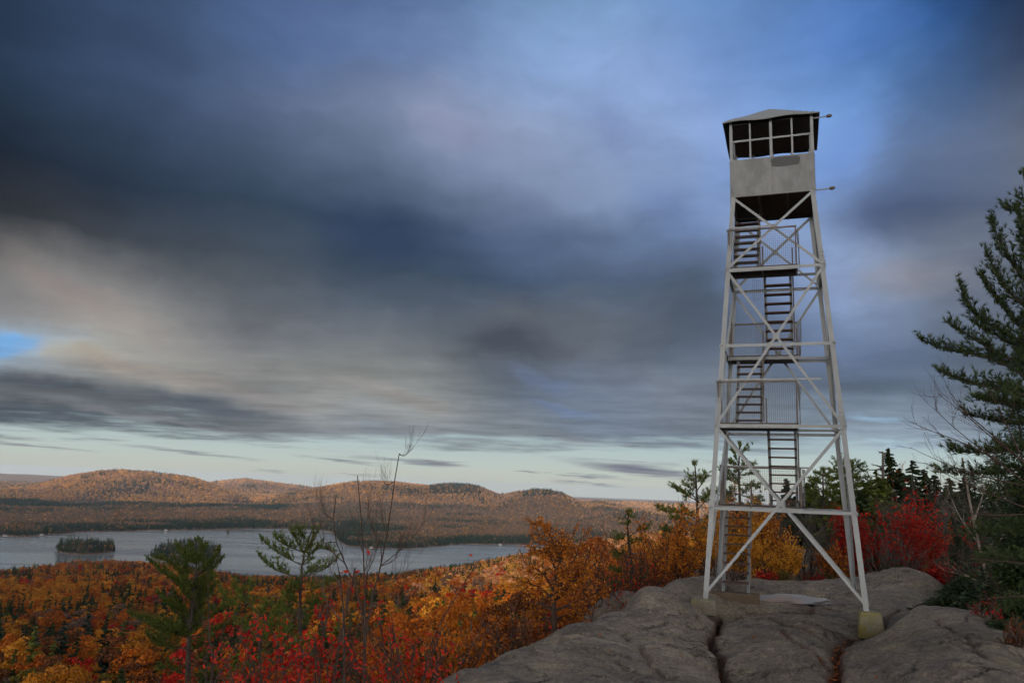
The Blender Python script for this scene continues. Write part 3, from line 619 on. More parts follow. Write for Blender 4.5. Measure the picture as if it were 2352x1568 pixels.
# small outcrops behind the ledge
def outcrop(c, sx, sy, sz, seed):
    n = 28; th, ph = np.meshgrid(np.linspace(0, 2*math.pi, n, endpoint=False), np.linspace(-.3, math.pi/2, 12), indexing='ij')
    X = np.cos(th)*np.cos(ph); Yy = np.sin(th)*np.cos(ph); Zz = np.sin(ph); k = 1+.25*fbm(N1, X*1.7+seed, Yy*1.7+Zz, 4)
    V = np.stack([X*sx*k, Yy*sy*k, Zz*sz*k], -1).reshape(-1, 3); i = np.arange(n*12).reshape(n, 12); j = np.roll(i, -1, 0)
    o = MB(); o.add(V, np.stack([i[:, :-1], j[:, :-1], j[:, 1:], i[:, 1:]], -1).reshape(-1, 4)); ob = o.build('outcrop', 'granite', smooth=True, loc=c); return ob
tag(outcrop(at(1850, 1320, 33), 1.5, 1.2, .95, 3), 'low grey granite hump among shrubs behind the puddle under the tower', 'rock')
tag(outcrop(at(1440, 1405, 24)+np.array([0, 0, -.5]), 1.3, .9, 1.1, 9), 'pale granite shoulder left of the main ledge below the dead pine', 'rock')
scn.cycles.max_bounces = 5; scn.cycles.diffuse_bounces = 2; scn.cycles.glossy_bounces = 2; scn.cycles.transmission_bounces = 3
scn.cycles.transparent_max_bounces = 4; scn.cycles.volume_bounces = 0; scn.cycles.use_denoising = True; scn.cycles.caustics_reflective = False; scn.cycles.caustics_refractive = False
# ------------------------------------------------------------------ fire tower
TX, TY, TZ, TR = 7.113, 20.487, -2.431, -.348
tower = empty('fire_tower', (TX, TY, TZ), TR)
tag(tower, 'tall grey steel lookout tower with stairs and roofed cab standing on the rock ledge', 'fire tower')
HL = [0, 2.062, 4.094, 6.144, 8.188, 10.288]; HW, HE = 11.29, 12.36
BW, TW = 3.627, 2.109
wd_ = lambda h: BW+(TW-BW)*h/HL[5]
CS = [(-1, -1), (1, -1), (1, 1), (-1, 1)]
cor = lambda k, h: np.array([CS[k % 4][0]*wd_(h)/2, CS[k % 4][1]*wd_(h)/2, h])
def bolts(o, P, N, n=1, r=.016):
    for p in P:
        p = np.asarray(p, float); o.tube([p, p+np.asarray(N)*.014], [r, r*.8], 6); o.box(p+np.asarray(N)*.012, (.012, .012, .012))
for k in range(4):
    sx, sy = CS[k]; o = MB(); w, t = .118, .012
    prof = [(0, 0), (w, 0), (w, t), (t, t), (t, w), (0, w)]
    o.prism(cor(k, -.06), cor(k, HL[5]), prof, (-sx, 0, 0), (0, -sy, 0))
    # foot plate
    lg = o.build('leg', 'grey_paint', tower)
    for li in (2, 4):
        s = MB(); h = HL[li]; p = cor(k, h)
        s.prism(cor(k, h-.12)+np.array([sx, sy, 0])*.007, cor(k, h+.42)+np.array([sx, sy, 0])*.007, [(0, 0), (w*1.05, 0), (w*1.05, .006), (.006, .006), (.006, w*1.05), (0, w*1.05)], (-sx, 0, 0), (0, -sy, 0))
        for j in range(5):
            q = cor(k, h-.05+j*.1)+np.array([sx, sy, 0])*.007
            bolts(s, [q+np.array([-sx*.04, 0, 0]), q+np.array([-sx*.1, 0, 0])], (0, sy, 0)); bolts(s, [q+np.array([0, -sy*.04, 0]), q+np.array([0, -sy*.1, 0])], (sx, 0, 0))
        s.build('splice_plate', 'grey_paint', lg)
def member(p, q, nrm, w, off, name, t=.008, flange=True, mat='grey_paint', parent=None):
    p = np.asarray(p, float); q = np.asarray(q, float); d = (q-p)/np.linalg.norm(q-p); n = np.asarray(nrm, float); n = n-d*(n@d); n /= np.linalg.norm(n)
    u = np.cross(n, d)
    if u[2] < 0: u = -u
    o = MB(); p = p+n*off; q = q+n*off
    if flange: o.prism(p, q, [(-w/2, 0), (w/2, 0), (w/2, -w*.9) , (w/2-t, -w*.9), (w/2-t, -t), (-w/2, -t)][::-1], u, n)
    else: o.prism(p, q, [(-w/2, 0), (w/2, 0), (w/2, -t), (-w/2, -t)][::-1], u, n)
    if name is None: return o
    bolts(o, [p+d*.05, q-d*.05], n)
    return o.build(name, mat, parent or tower)
for f in range(4):
    a, b2 = f, (f+1) % 4
    nrm = np.array([(0, -1, 0), (1, 0, 0), (0, 1, 0), (-1, 0, 0)][f], float)
    for li in (1, 2, 3, 4, 5):
        h = HL[li]; A, B = cor(a, h), cor(b2, h); e = (B-A)/np.linalg.norm(B-A)
        member(A-e*.03, B+e*.03, nrm, .075, .012, 'horizontal_brace')
    for lo, hi in ((0, 2), (2, 4), (4, 5)):
        h0 = HL[lo]+(.06 if lo == 0 else .05); h1 = HL[hi]-.05
        A, B = cor(a, h0), cor(b2, h1); C_, D = cor(b2, h0), cor(a, h1); e = (cor(b2, 0)-cor(a, 0)); e = e/np.linalg.norm(e)*.05
        member(A+e, B-e, nrm, .064, .021, 'diagonal_brace', flange=False, t=.007)
        member(C_-e, D+e, nrm, .064, -.013, 'diagonal_brace', flange=True, t=.007)
        tt_ = np.linspace(0, 1, 400)[:, None]; la = A+(B-A)*tt_; lb_ = C_+(D-C_)*tt_; xx_ = la[np.argmin(np.linalg.norm(la-lb_, axis=1))]
        gp = MB(); gp.box(xx_+nrm*.027, (.16 if abs(nrm[0]) < .5 else .006, .16 if abs(nrm[1]) < .5 else .006, .16)); bolts(gp, [xx_+nrm*.03+np.array([0, 0, .05]), xx_+nrm*.03-np.array([0, 0, .05])], nrm); gp.build('gusset_plate', 'grey_paint', tower)
# stairs
def stair(x0, x1, y0, h0, y1, h1, n, ext=0., name='stair_flight'):
    st = MB(); d = np.array([0, y1-y0, h1-h0]); L = np.linalg.norm(d); u = d/L; nn = np.cross((1, 0, 0), u)
    if nn[1]*u[1] > 0: pass
    for k, x in enumerate((x0, x1)):
        s = 1 if k == 0 else -1
        p = np.array([x, y0, h0])-u*ext; q = np.array([x, y1, h1])
        st.prism(p, q, [(0, -.075), (.07*s, -.075), (.07*s, -.066), (.009*s, -.066), (.009*s, .075), (0, .075)], (1, 0, 0), nn)
    o = st.build(name, 'rusty_steel' if name == 'x' else 'grey_paint', tower)
    sg_ = 1 if y1 > y0 else -1
    for i in range(n):
        t = (i+1)/(n+1); tr = MB(); c = np.array([(x0+x1)/2, y0+(y1-y0)*t, h0+(h1-h0)*t])
        tr.box(c, (abs(x1-x0)-.022, .19, .038)); tr.box(c+np.array([0, sg_*.08, .012]), (abs(x1-x0)-.03, .012, .01))
        tr.build('tread', 'tread_wood', o)
    hr = MB(); k = 0
    for x in (x0, x1):
        base = np.array([x, 0, 0]); off = np.array([0, 0, .82]); xs = -.03 if x == x0 else .03
        p = np.array([x+xs, y0, h0])+u*.12; q = np.array([x+xs, y1, h1])-u*.05
        if name == 'stair_flight' and x == x0: continue
        hr.bar(p+off, q+off, .035, .035); 
        for t in (.05, .5, .97): m_ = p+(q-p)*t; hr.bar(m_, m_+off, .03, .03, (1, 0, 0))
    hr.build('handrail', 'rusty_steel', o)
    return o
XL0, XL1, XR0, XR1 = -1.08, -.40, -.30, .42
stair(-1.46, -.80, -.86, .02, .78, HL[1]-.05, 8)
stair(XR0, XR1, .80, HL[1], -.55, HL[2]-.04, 8)
stair(XL0, XL1, -.55, HL[2], .62, HL[3]-.04, 8)
stair(XR0, XR1, .60, HL[3], -.5, HL[4]-.04, 8)
stair(XL0, XL1, -.5, HL[4], .72, HL[5]-.04, 8)
# platforms
def wire_panel(name, P0, P1, h, z0, parent, sag=0., pitch=.05, wob=.0):
    """rectangular wire mesh standing from P0 to P1 (x, y), height h"""
    o = MB(); P0 = np.array([*P0, z0]); P1 = np.array([*P1, z0]); d = P1-P0; L = np.linalg.norm(d); u = d/L; n = np.cross(u, (0, 0, 1)); nu = int(L/pitch); nv = int(h/pitch)
    def pt(s, t):
        return P0+u*s+np.array([0, 0, 1])*(t-sag*max(0, s/L-.35)**1.5*t/h)+n*(wob*math.sin(s*5+t*3)*t/h)
    for i in range(nu+1):
        s = min(L, i*pitch); o.tube([pt(s, h*j/4) for j in range(5)],   .0030, 3, False)
    for j in range(nv+1):
        t = min(h, j*pitch); o.tube([pt(L*i/6, t) for i in range(7)],   .0030, 3, False)
    return o.build(name, 'wire', parent)
def platform(li, back, x1):
    h = HL[li]; w = wd_(h)/2; x0 = -w+.03
    y0, y1 = (.62, w-.02) if back else (-w+.02, -.5)
    o = MB(); n = 4; bwid = (y1-y0)/n
    for i in range(n):
        o.box(((x0+x1)/2, y0+bwid*(i+.5), h+.055), (x1-x0, bwid-.012, .035))
    pl = o.build('platform', 'floor_boards', tower)
    f = MB()
    for y in (y0, y1): f.bar((x0, y, h-.012), (x1, y, h-.012), .05, .09)
    for x in (x0+.03, x1-.03, (x0+x1)/2): f.bar((x, y0+.03, h+.0), (x, y1-.03, h+.0), .04, .06)
    yb = y0 if back else y1
    f.bar((x1, yb, h-.03), (w, yb, h-.03), .05, .06)
    f.build('platform_frame', 'grey_paint', pl)
    g_ = MB(); yo = y1-.05 if back else y0+.05; rh = 1.1; ye = y0+.05 if back else y1-.05
    g_.bar((x0-.0, yo, h+rh), (x1+(.0), yo, h+rh), .04, .04)
    g_.bar((x0+.06, yo, h+rh+.001), (x0+.06, ye, h+rh+.001), .036, .036)
    for p in ((x0+.06, yo), (x1-.03, yo), (x0+.06, ye), (x1-.03, ye), (XL1+.1, ye)):
        g_.bar((*p, h+.07), (*p, h+rh*(1 if p[1] == yo else .72)), .035, .035, (1, 0, 0))
    gr = g_.build('guard_rail', 'rusty_steel', pl)
    s = -.008 if not back else .008
    wire_panel('wire_mesh', (x0+.02, yo+s*3.4), (x1, yo+s*3.4), rh-.03, h+.08, pl, sag=.35 if li == 4 else .0)
    wire_panel('wire_mesh', (x0+.03, yo), (x0+.03, ye), rh-.03, h+.08, pl)
    wire_panel('wire_mesh', (x1+.02, yo), (x1+.06, ye), rh*.9, h+.08, pl, wob=.05)
platform(1, True, .52); platform(2, False, .47); platform(3, True, .54); platform(4, False, .57)
# loose corner of mesh hanging beside the upper flights
wire_panel('wire_mesh', (XR0-.28, -.45), (XR0-.03, -.42), .55, HL[4]-.65, tower, wob=.04)
wire_panel('wire_mesh', (XR0-.26, .55), (XR0-.03, .5), .9, HL[3]+.1, tower, wob=.05)
# front rail at the levels with platform (thin bar out to the diagonal)
for li, L in ((2, 2.45), (4, 1.22)):
    h = HL[li]+1.16; A = cor(0, h); member(A, A+np.array([L, 0, 0]), (0, -1, 0), .045, .03, 'horizontal_brace', flange=True)
h = HL[1]+1.13; A = cor(3, h); member(A, A+np.array([2.4, 0, 0]), (0, 1, 0), .045, .02, 'horizontal_brace')
# cab
cab = empty('cab', (0, 0, HL[5]-TZ*0)); cab.parent = tower
cw = TW/2+.012; H1 = HW-HL[5]; H2 = HE-HL[5]
fl = MB(); 
NB = 12
for i in range(NB):
    y = -cw+.06+(2*cw-.12)*(i+.5)/NB; xl = -.33 if y > .15 else -cw+.05     # stair hatch at the back left
    fl.box(((xl+cw-.05)/2, y, .03), (cw-.05-xl, (2*cw-.12)/NB-.012, .035))
fo = fl.build('cab_floor', 'floor_boards', cab)
js = MB()
for x in (-.34, .38): js.prism((x, -cw+.02, -.005), (x, cw-.02, -.005), [(-.04, 0), (.04, 0), (.04, -.008), (.006, -.008), (.006, -.09), (-.006, -.09), (-.006, -.008), (-.04, -.008)][:4]+[], (1, 0, 0), (0, 0, 1)); js.bar((x, -cw+.03, -.05), (x, cw-.03, -.05), .012, .08)
for y in (-cw+.03, cw-.03): js.bar((-cw+.02, y, -.02), (cw-.02, y, -.02), .03, .06)
js.build('floor_joist', 'rusty_steel', fo)
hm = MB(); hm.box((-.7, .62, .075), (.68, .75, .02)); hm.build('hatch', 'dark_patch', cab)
for f in range(4):
    rot = Matrix.Rotation(f*math.pi/2, 3, 'Z'); M3 = np.array(rot)
    o = MB(); n = 24; m2 = 12
    # sheet with slight dents
    gxx = np.linspace(-cw, cw, n+1); gzz = np.linspace(-.02, H1, m2+1); GXX, GZZ = np.meshgrid(gxx, gzz, indexing='ij')
    dn = fbm(N2, GXX*1.3+f*9, GZZ*1.3, 3)*.012; dn[0] = dn[-1] = 0; dn[:, 0] = dn[:, -1] = 0
    GYY = -cw-.004+dn*.8
    if f == 0: GYY = GYY+.012*np.exp(-((GXX+.27)**2+(GZZ-.72)**2)/.003)
    V = np.stack([GXX, GYY, GZZ], -1).reshape(-1, 3)@M3.T; q = np.arange((n+1)*(m2+1)).reshape(n+1, m2+1)
    o.add(V, np.stack([q[:-1, :-1], q[1:, :-1], q[1:, 1:], q[:-1, 1:]], -1).reshape(-1, 4))
    V2 = np.stack([GXX, GYY+.004, GZZ], -1).reshape(-1, 3)@M3.T; o.add(V2, np.stack([q[:-1, :-1], q[:-1, 1:], q[1:, 1:], q[1:, :-1]], -1).reshape(-1, 4))
    rv = o
    for i in range(15):
        for z in (.02, H1-.03): rv.box(M3@np.array([-cw+.06+i*(2*cw-.12)/14, -cw-.012, z]), (.018, .018, .018), M3)
    for i in range(8):
        for x in (-cw+.03, -.02, .02, cw-.03): rv.box(M3@np.array([x, -cw-.012, .07+i*(H1-.15)/7]), (.016, .018, .016), M3)
    wl = o.build('cab_wall', 'cab_sheet', cab)
    sm_ = MB(); sm_.box(M3@np.array([0, -cw-.0125, H1/2]), (.006, .004, H1-.01), M3); sm_.build('seam', 'rusty_steel', wl)
    if f == 0:
        # overpainted patch, ragged outline, 3 mm proud
        pa = MB(); cx, cz, a, b3 = .35, H1-.165, .36, .135; N_ = 48
        pts = [(cx+a*np.sign(math.cos(t))*abs(math.cos(t))**.45*(1+.02*math.sin(9*t)), cz+b3*np.sign(math.sin(t))*abs(math.sin(t))**.45*(1+.05*math.sin(7*t+1))) for t in np.linspace(0, 2*math.pi, N_, endpoint=False)]
        zt = H1-.012
        V = [(p[0], -cw-.016, min(p[1], zt)) for p in pts]+[(cx, -cw-.016, cz)]
        pa.add(V, [[i, (i+1) % N_, N_] for i in range(N_)]); V = [(v[0], -cw-.006, v[2]) for v in V]; pa.add(V, [[N_, (i+1) % N_, i] for i in range(N_)])
        pa.build('paint_patch', 'dark_patch', wl)
    for x, wv_ in ((-cw+.035, .075), (0, .07), (cw-.035, .075)):
        fr = MB(); fr.box(M3@np.array([x, -cw+.0+.012*(f % 2)+.006, (H1+H2)/2+.01]), (wv_, .012+.002*(f % 2), H2-H1+.1), M3); fr.box(M3@np.array([x+(.03 if x < 0 else -.03), -cw+.045, (H1+H2)/2]), (.012, .06, H2-H1+.08), M3); fr.build('window_post', 'grey_paint', cab)
    for x in (-cw/2, cw/2): mu = MB(); mu.box(M3@np.array([x, -cw+.022, (H1+H2)/2]), (.045, .014, H2-H1+.04), M3); mu.build('mullion', 'grey_paint', cab)
    mu = MB(); mu.box(M3@np.array([0, -cw+.032, (H1+H2)/2+.02]), (2*cw-.16, .012, .05), M3)
    mu.build('window_bar', 'grey_paint', cab)
# roof: low pyramid with thickness and slightly bent eaves, dark below
def roof_z(x, y, hw):
    k = max(abs(x), abs(y))/hw
    return H2-.0+(13.2-HE)*(1-k)-.02*k*math.sin(5*x+3*y)
rf = MB(); n = 16; hw = 1.235
g1 = np.linspace(-hw, hw, n+1)
V = np.array([[x, y, roof_z(x, y, hw)] for x in g1 for y in g1]); q = np.arange((n+1)**2).reshape(n+1, n+1)
rf.add(V, np.stack([q[:-1, :-1], q[1:, :-1], q[1:, 1:], q[:-1, 1:]], -1).reshape(-1, 4))
rim = [q[i, 0] for i in range(n)]+[q[n, i] for i in range(n)]+[q[n-i, n] for i in range(n)]+[q[0, n-i] for i in range(n)]
Vr = V[rim]; m_ = len(rim); rf.add(np.vstack([Vr, Vr-np.array([0, 0, .03])]), [[i, m_+i, m_+(i+1) % m_, (i+1) % m_] for i in range(m_)])
roof = rf.build('roof', 'roof_sheet', cab)
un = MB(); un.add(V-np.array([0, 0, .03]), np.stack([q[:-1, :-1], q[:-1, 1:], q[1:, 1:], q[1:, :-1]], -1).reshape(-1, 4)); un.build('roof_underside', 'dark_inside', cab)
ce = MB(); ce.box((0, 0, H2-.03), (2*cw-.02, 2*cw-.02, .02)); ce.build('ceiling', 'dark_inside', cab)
# brackets with insulators at the right front corner
for z, ln, pt_ in ((H2-.1, .40, 0), (-.04, .40, 0)):
    b4 = MB(); p = np.array([cw-.05, -cw+.02, z]); q2 = p+np.array([ln-.02, .06, .04]); b4.tube([p, q2], .017, 6)
    o = b4.build('bracket', 'grey_paint', cab)
    i4 = MB(); i4.tube([q2, q2+np.array([.03, 0, .0]), q2+np.array([.08, 0, .005]), q2+np.array([.12, 0, .008]), q2+np.array([.15, 0, .01])], [.02, .045, .05, .04, .015], 8)
    i4.build('insulator', 'rusty_steel', o, smooth=True)
# map stand inside the cab
ms_ = empty('map_stand', (0, 0, 0)); c0, s0 = math.cos(TR), math.sin(TR); lx, ly = .25, .3
ms_.location = (TX+lx*c0-ly*s0, TY+lx*s0+ly*c0, TZ+HL[5]+.05); tag(ms_, 'dark round-topped map stand in the middle of the tower cab', 'stand')
o = MB(); o.tube([(0, 0, 0), (0, 0, 1.1)], .05, 8); o.build('post', 'dark_inside', ms_)
o = MB(); o.tube([(0, 0, 1.1), (0, 0, 1.13), (0, 0, 1.16)], [.28, .28, .27], 16); o.tube([(0, 0, 1.16), (0, 0, 1.2)], [.27, .02], 16); o.build('map_table', 'dark_inside', ms_)
# concrete footings
def footing(k, mat, bot, top, hgt, label, dz=-.06, up=0):
    p = cor(k, 0); wx, wy = TX+p[0]*c0-p[1]*s0, TY+p[0]*s0+p[1]*c0
    o = MB(); r1, r2 = bot/2, top/2; V = []
    for z, r in ((-hgt, r1), (-.03, r2*1.01), (0, r2*.96)):
        V += [[-r, -r, z], [r, -r, z], [r, r, z], [-r, r, z]]
    F_ = [[3, 2, 1, 0], [8, 9, 10, 11]]
    for b5 in (0, 4): F_ += [[b5+i, b5+(i+1) % 4, b5+4+(i+1) % 4, b5+4+i] for i in range(4)]
    o.add(V, F_); ob = o.build('concrete_footing', mat); ob.location = (wx+.02*c0, wy, TZ+dz); ob.rotation_euler = (0, 0, TR)
    md = ob.modifiers.new('bevel', 'BEVEL'); md.width = .018; md.segments = 2
    return tag(ob, label, 'footing', 'concrete footings under the tower legs')
footing(0, 'concrete_grey', .62, .56, .34, 'low mottled concrete footing under the left front leg beside the broad brown step block')
footing(1, 'concrete_yellow', .58, .44, .55, 'tall tapered yellow-green lichened footing under the right front leg')
footing(2, 'concrete_yellow', .52, .46, .5, 'small yellowish footing under the right rear leg at the end of the puddle')
footing(3, 'concrete_yellow', .55, .5, .5, 'yellow-stained footing under the left rear leg behind the stair')
o = MB(); o.box((0, 0, -.16), (1.12, .42, .36)); sb = o.build('step_block', 'concrete_brown'); lx, ly = -1.12, -.86
sb.location = (TX+lx*c0-ly*s0, TY+lx*s0+ly*c0, TZ+.0); sb.rotation_euler = (0, 0, TR); md = sb.modifiers.new('bevel', 'BEVEL'); md.width = .02; md.segments = 2
tag(sb, 'brown concrete block at the foot of the lowest stair flight', 'step')
# ------------------------------------------------------------------ vegetation: building blocks
def unit(v): v = np.asarray(v, float); return v/(np.linalg.norm(v, axis=-1, keepdims=True)+1e-9)
def rdir(n): return unit(rng.normal(size=(n, 3)))
def leaves(o, C, size, N=None, flat=.5, aspect=.6, jit=1.):
    """leaf quads at points C; N preferred normals"""
    n = len(C); N = rdir(n) if N is None else unit(unit(N)*flat+rdir(n)*jit)
    U = unit(np.cross(N, rdir(n))); W = np.cross(N, U); s = size*(.6+.8*rng.random(n))[:, None]*.5
    o.quads(C, U*s, W*s*aspect)
def lumpy_crown(o, R0, Hh, z0, nl, n, size, lop=0.):
    """broad-leaved crown: leaves over many lumps with gaps between"""
    L = []
    for i in range(nl):
        a = rng.random()*2*math.pi; t = rng.random()**.8; zc = z0+Hh*(.12+.78*t); rad = R0*math.sqrt(max(.05, 1-((t-.38)/.68)**2))*(.35+.5*rng.random())
        L.append((rad*math.cos(a), rad*math.sin(a), zc, R0*(.26+.2*rng.random())*(1.15-.5*t)))
    L = np.array(L); w = L[:, 3]**2; k = rng.choice(nl, n, p=w/w.sum()); d = rdir(n); d[:, 2] = np.abs(d[:, 2])*.95-.25*rng.random(n)
    C = L[k, :3]+d*L[k, 3:4]*(.72+.33*rng.random(n))[:, None]*np.array([1, 1, .8])
    leaves(o, C, size, d, 1.1, .75)
    return L
def tree_mesh_broad(seed, n, size, nl=16, hgt=11, R0=3.6):
    o = MB(); L = lumpy_crown(o, R0, hgt*.68, hgt*.30, nl, n, size)
    return o, L
def trunk_for(L, hgt, r=.17, n=6):
    o = MB(); P = [(0, 0, -1.), (rng.normal()*.1, rng.normal()*.1, hgt*.3), (rng.normal()*.2, rng.normal()*.2, hgt*.8)]; o.tube(P, [r*1.2, r, r*.3], 6)
    for i in range(min(len(L), 9)):
        z = hgt*(.25+.4*rng.random()); a = np.array([0, 0, z]); o.tube([a, (a+L[i, :3])/2+np.array([0, 0, -.2]), L[i, :3]], [r*.45, r*.3, r*.1], 4, False)
    return o
def conifer(o, hgt, R0, n, size, z0=.12, droop=.25, thin=0., spiky=1.):
    """spruce or fir: whorls of drooping boughs, each a spray of small faces"""
    nb = max(14, n//14); C = []; D = []; S = []
    for i in range(nb):
        t = (i+rng.random())/nb; z = hgt*(z0+(1-z0)*t**.93); rr = R0*(1-t)**(.85*spiky)*(.62+.5*rng.random())+.04*R0
        if rng.random() < thin: continue
        a = rng.random()*2*math.pi; k = max(3, int(n/nb))
        s = (rng.random(k)**.7); lat = rng.normal(size=k)*.16*rr*(1-s*.6)
        x = rr*s; zz = z-droop*rr*s+.18*rr*s*s+rng.normal(size=k)*.03*rr
        C.append(np.stack([x*math.cos(a)-lat*math.sin(a), x*math.sin(a)+lat*math.cos(a), zz], -1))
        D.append(np.tile([[math.cos(a), math.sin(a), -droop]], (k, 1))); S.append(np.full(k, size*(.45+.55*(1-t))))
    C = np.vstack(C); D = unit(np.vstack(D)+rdir(len(C))*.45); S = np.concatenate(S)[:, None]
    N = unit(np.array([0, 0, 1.])+rdir(len(C))*.7); W = unit(np.cross(N, D))
    o.quads(C, D*S*.75, W*S*.38)
def tufts(o, C, D, ln, n, wd, spread=.5):
    """bundles of needles as slim triangles"""
    m = len(C); C = np.repeat(C, n, 0); D = np.repeat(unit(D), n, 0); d = unit(D+rdir(m*n)*spread); L = (ln*(.7+.5*rng.random(m*n)))[:, None]
    s = unit(np.cross(d, rdir(m*n)))*wd*.5; back = C-D*ln*.35*rng.random((m*n, 1))
    o.tris(back-s, back+s, back+d*L, np.repeat(rng.random(m), n)*.6+.4*rng.random(m*n))
def curve(P, n):
    """smooth resampling of a polyline"""
    P = np.asarray(P, float); t = np.concatenate([[0], np.cumsum(np.linalg.norm(np.diff(P, axis=0), axis=1))]); u = np.linspace(0, t[-1], n)
    Q = np.stack([np.interp(u, t, P[:, i]) for i in range(3)], -1)
    if n > 4:
        for _ in range(2): Q[1:-1] = (Q[:-2]+2*Q[1:-1]+Q[2:])/4
    return Q
def px_path(pts, Y, y1=0., wob=0.):
    """line seen at photo points, starting at depth Y and ending y1 metres farther"""
    n = len(pts); return np.array([at(x, y, Y+y1*(i/(max(1, n-1)))**.8+wob*math.sin(i*2.1+x)) for i, (x, y) in enumerate(pts)])
UP = np.array([0, 0, 1.])
def pine_limb(wood, need, P, r0, tl, dens, ln, nn, wd, bare=.25, lift=.35, rise=.5):
    Q = curve(P, 9); wood.tube(Q, np.linspace(r0*.75, r0*.15, 9), 5, False); Lm = np.linalg.norm(np.diff(Q, axis=0), axis=1).sum()
    k = max(3, int(Lm*dens)); C = []; D = []
    for i in range(k):
        s = bare+(1-bare)*(i+rng.random())/k; f = s*8; j = min(7, int(f)); p = Q[j]+(Q[j+1]-Q[j])*(f-j); T = unit(Q[j+1]-Q[j])
        sd = unit(np.cross(T, UP))*(1 if i % 2 else -1); L = tl*(1.15-s*.75)*(.6+.7*rng.random()); d = unit(T*.75+sd*(.3+.7*rng.random())+UP*lift*rng.normal(1, .6)+rng.normal(size=3)*.2)
        e = p+d*L+UP*rise*L*.35; m = p+d*L*.55; wood.tube([p, m, e], [r0*.15, r0*.11, r0*.05], 4, False)
        q = max(3, int(L/(ln*.42)));
        for a in np.linspace(.25, 1, q):
            c = m+(e-m)*(a-.55)/.45 if a > .55 else p+(m-p)*a/.55
            C.append(c+rng.normal(size=3)*ln*.2); D.append(unit(d*.8+UP*(rise*.9)+rng.normal(size=3)*.55))
    for s in np.linspace(bare+.1, 1, max(3, int(Lm*(1-bare)/(ln*.6)))):
        f = min(7.99, s*8); j = int(f); C.append(Q[j]+(Q[j+1]-Q[j])*(f-j)); D.append(unit(Q[j+1]-Q[j]+UP*.5+rng.normal(size=3)*.4))
    tufts(need, np.array(C), np.array(D), ln, nn, wd)
def hero_pine(name, label, Y, trunk, limbs, r0, tl, dens, ln, nn, wd, mat='pine_needle', group=None, extra=8, el=.8, bare=.2, rise=.5, lift=.35, cat='pine tree'):
    tp = px_path(trunk, Y); base = tp[0]; Q = curve(tp, 14)
    root = empty(name, base); tag(root, label, cat, group)
    t = MB(); t.tube(Q-base, np.linspace(r0, r0*.22, 14), 8)
    root_tr = t.build('trunk', 'pine_bark', root, smooth=True)
    wd2 = MB(); nd_ = MB()
    for L in limbs:
        y1 = rng.normal()*.35*el; P = px_path(L, Y, y1); d = np.linalg.norm(Q-P[0], axis=1); j = d.argmin()
        P[0] = Q[j]; pine_limb(wd2, nd_, P-base, r0*.34, tl, dens, ln, nn, wd, bare, lift, rise)
    H = Q[-1][2]-Q[0][2]
    for i in range(extra):
        f = .35+.6*(i+.5)/extra; j = int(f*13); a = rng.choice([-1, 1])*math.pi/2+rng.normal()*.7; d = np.array([math.cos(a), math.sin(a), .25]); L = el*(1.2-f)*(.7+.6*rng.random())
        P = np.array([Q[j], Q[j]+d*L*.5, Q[j]+d*L+UP*L*.2]); pine_limb(wd2, nd_, P-base, r0*.25, tl*.9, dens, ln, nn, wd, bare, lift, rise)
    tt = Q[-1]-base; tufts(nd_, tt+rng.normal(size=(10, 3))*ln*.3, np.tile([[0, 0, 1.]], (10, 1)), ln, nn, wd)
    wd2.build('limbs', 'pine_bark', root); nd_.build('needles', mat, root)
    return root
def grow(o, p, d, L, r, lvl, tips, spread=.6, kids=4, up=.15, ns=5):
    P = [np.array(p, float)]; d = unit(d)
    for i in range(ns):
        d = unit(d+rng.normal(size=3)*.13+UP*up*.3); P.append(P[-1]+d*L/ns)
    o.tube(P, np.linspace(r, r*.45, ns+1), 5 if r > .02 else 4 if r > .008 else 3, False)
    if lvl == 0: tips.append((P[-3], P[-1])); tips.append((P[1], P[-3])); return
    for i in range(kids):
        f = .3+.7*(i+rng.random()*.6)/kids; f = min(f, .98)*ns; j = int(f); q = P[j]+(P[j+1]-P[j])*(f-j); a = rdir(1)[0]; nd2 = unit(unit(P[j+1]-P[j])+a*spread+UP*up)
        grow(o, q, nd2, L*(.45+.25*rng.random()), r*.5, lvl-1, tips, spread, kids, up, max(3, ns-1))
def leaf_on_tips(o, tips, k, size, aspect=.55, hang=.3):
    C = []
    for a, b in tips:
        for _ in range(k): C.append(a+(b-a)*rng.random()+rng.normal(size=3)*size*.55-UP*hang*size)
    C = np.array(C); leaves(o, C, size, np.tile([[0, -.3, .6]], (len(C), 1)), .5, aspect)
def shrub(name, label, base, hgt, width, mat, nleaf, lsize, group=None, stems=5, bark_='brown_twig', lvl=2, kids=5, cat='shrub', r=.03, hang=.3, spread=.6):
    root = empty(name, base); tag(root, label, cat, group); o = MB(); tips = []
    for i in range(stems):
        a = rng.random()*2*math.pi; d = unit([math.cos(a)*width/hgt*.55, math.sin(a)*width/hgt*.55, 1]); grow(o, (rng.normal()*.08, rng.normal()*.08, -.2), d, hgt*(.55+.32*rng.random()), r*(.6+.6*rng.random()), lvl, tips, spread, kids)
    o.build('stems', bark_, root)
    if nleaf:
        l = MB(); leaf_on_tips(l, tips, max(1, int(nleaf/len(tips))), lsize, hang=hang); l.build('leaves', mat, root)
    return root
def surf_pt(x, y, Y, dz=0.):
    """ground point in the direction of (x, ·) at depth Y"""
    p = at(x, y, Y); return np.array([p[0], p[1], surf(p[0], p[1])+dz])
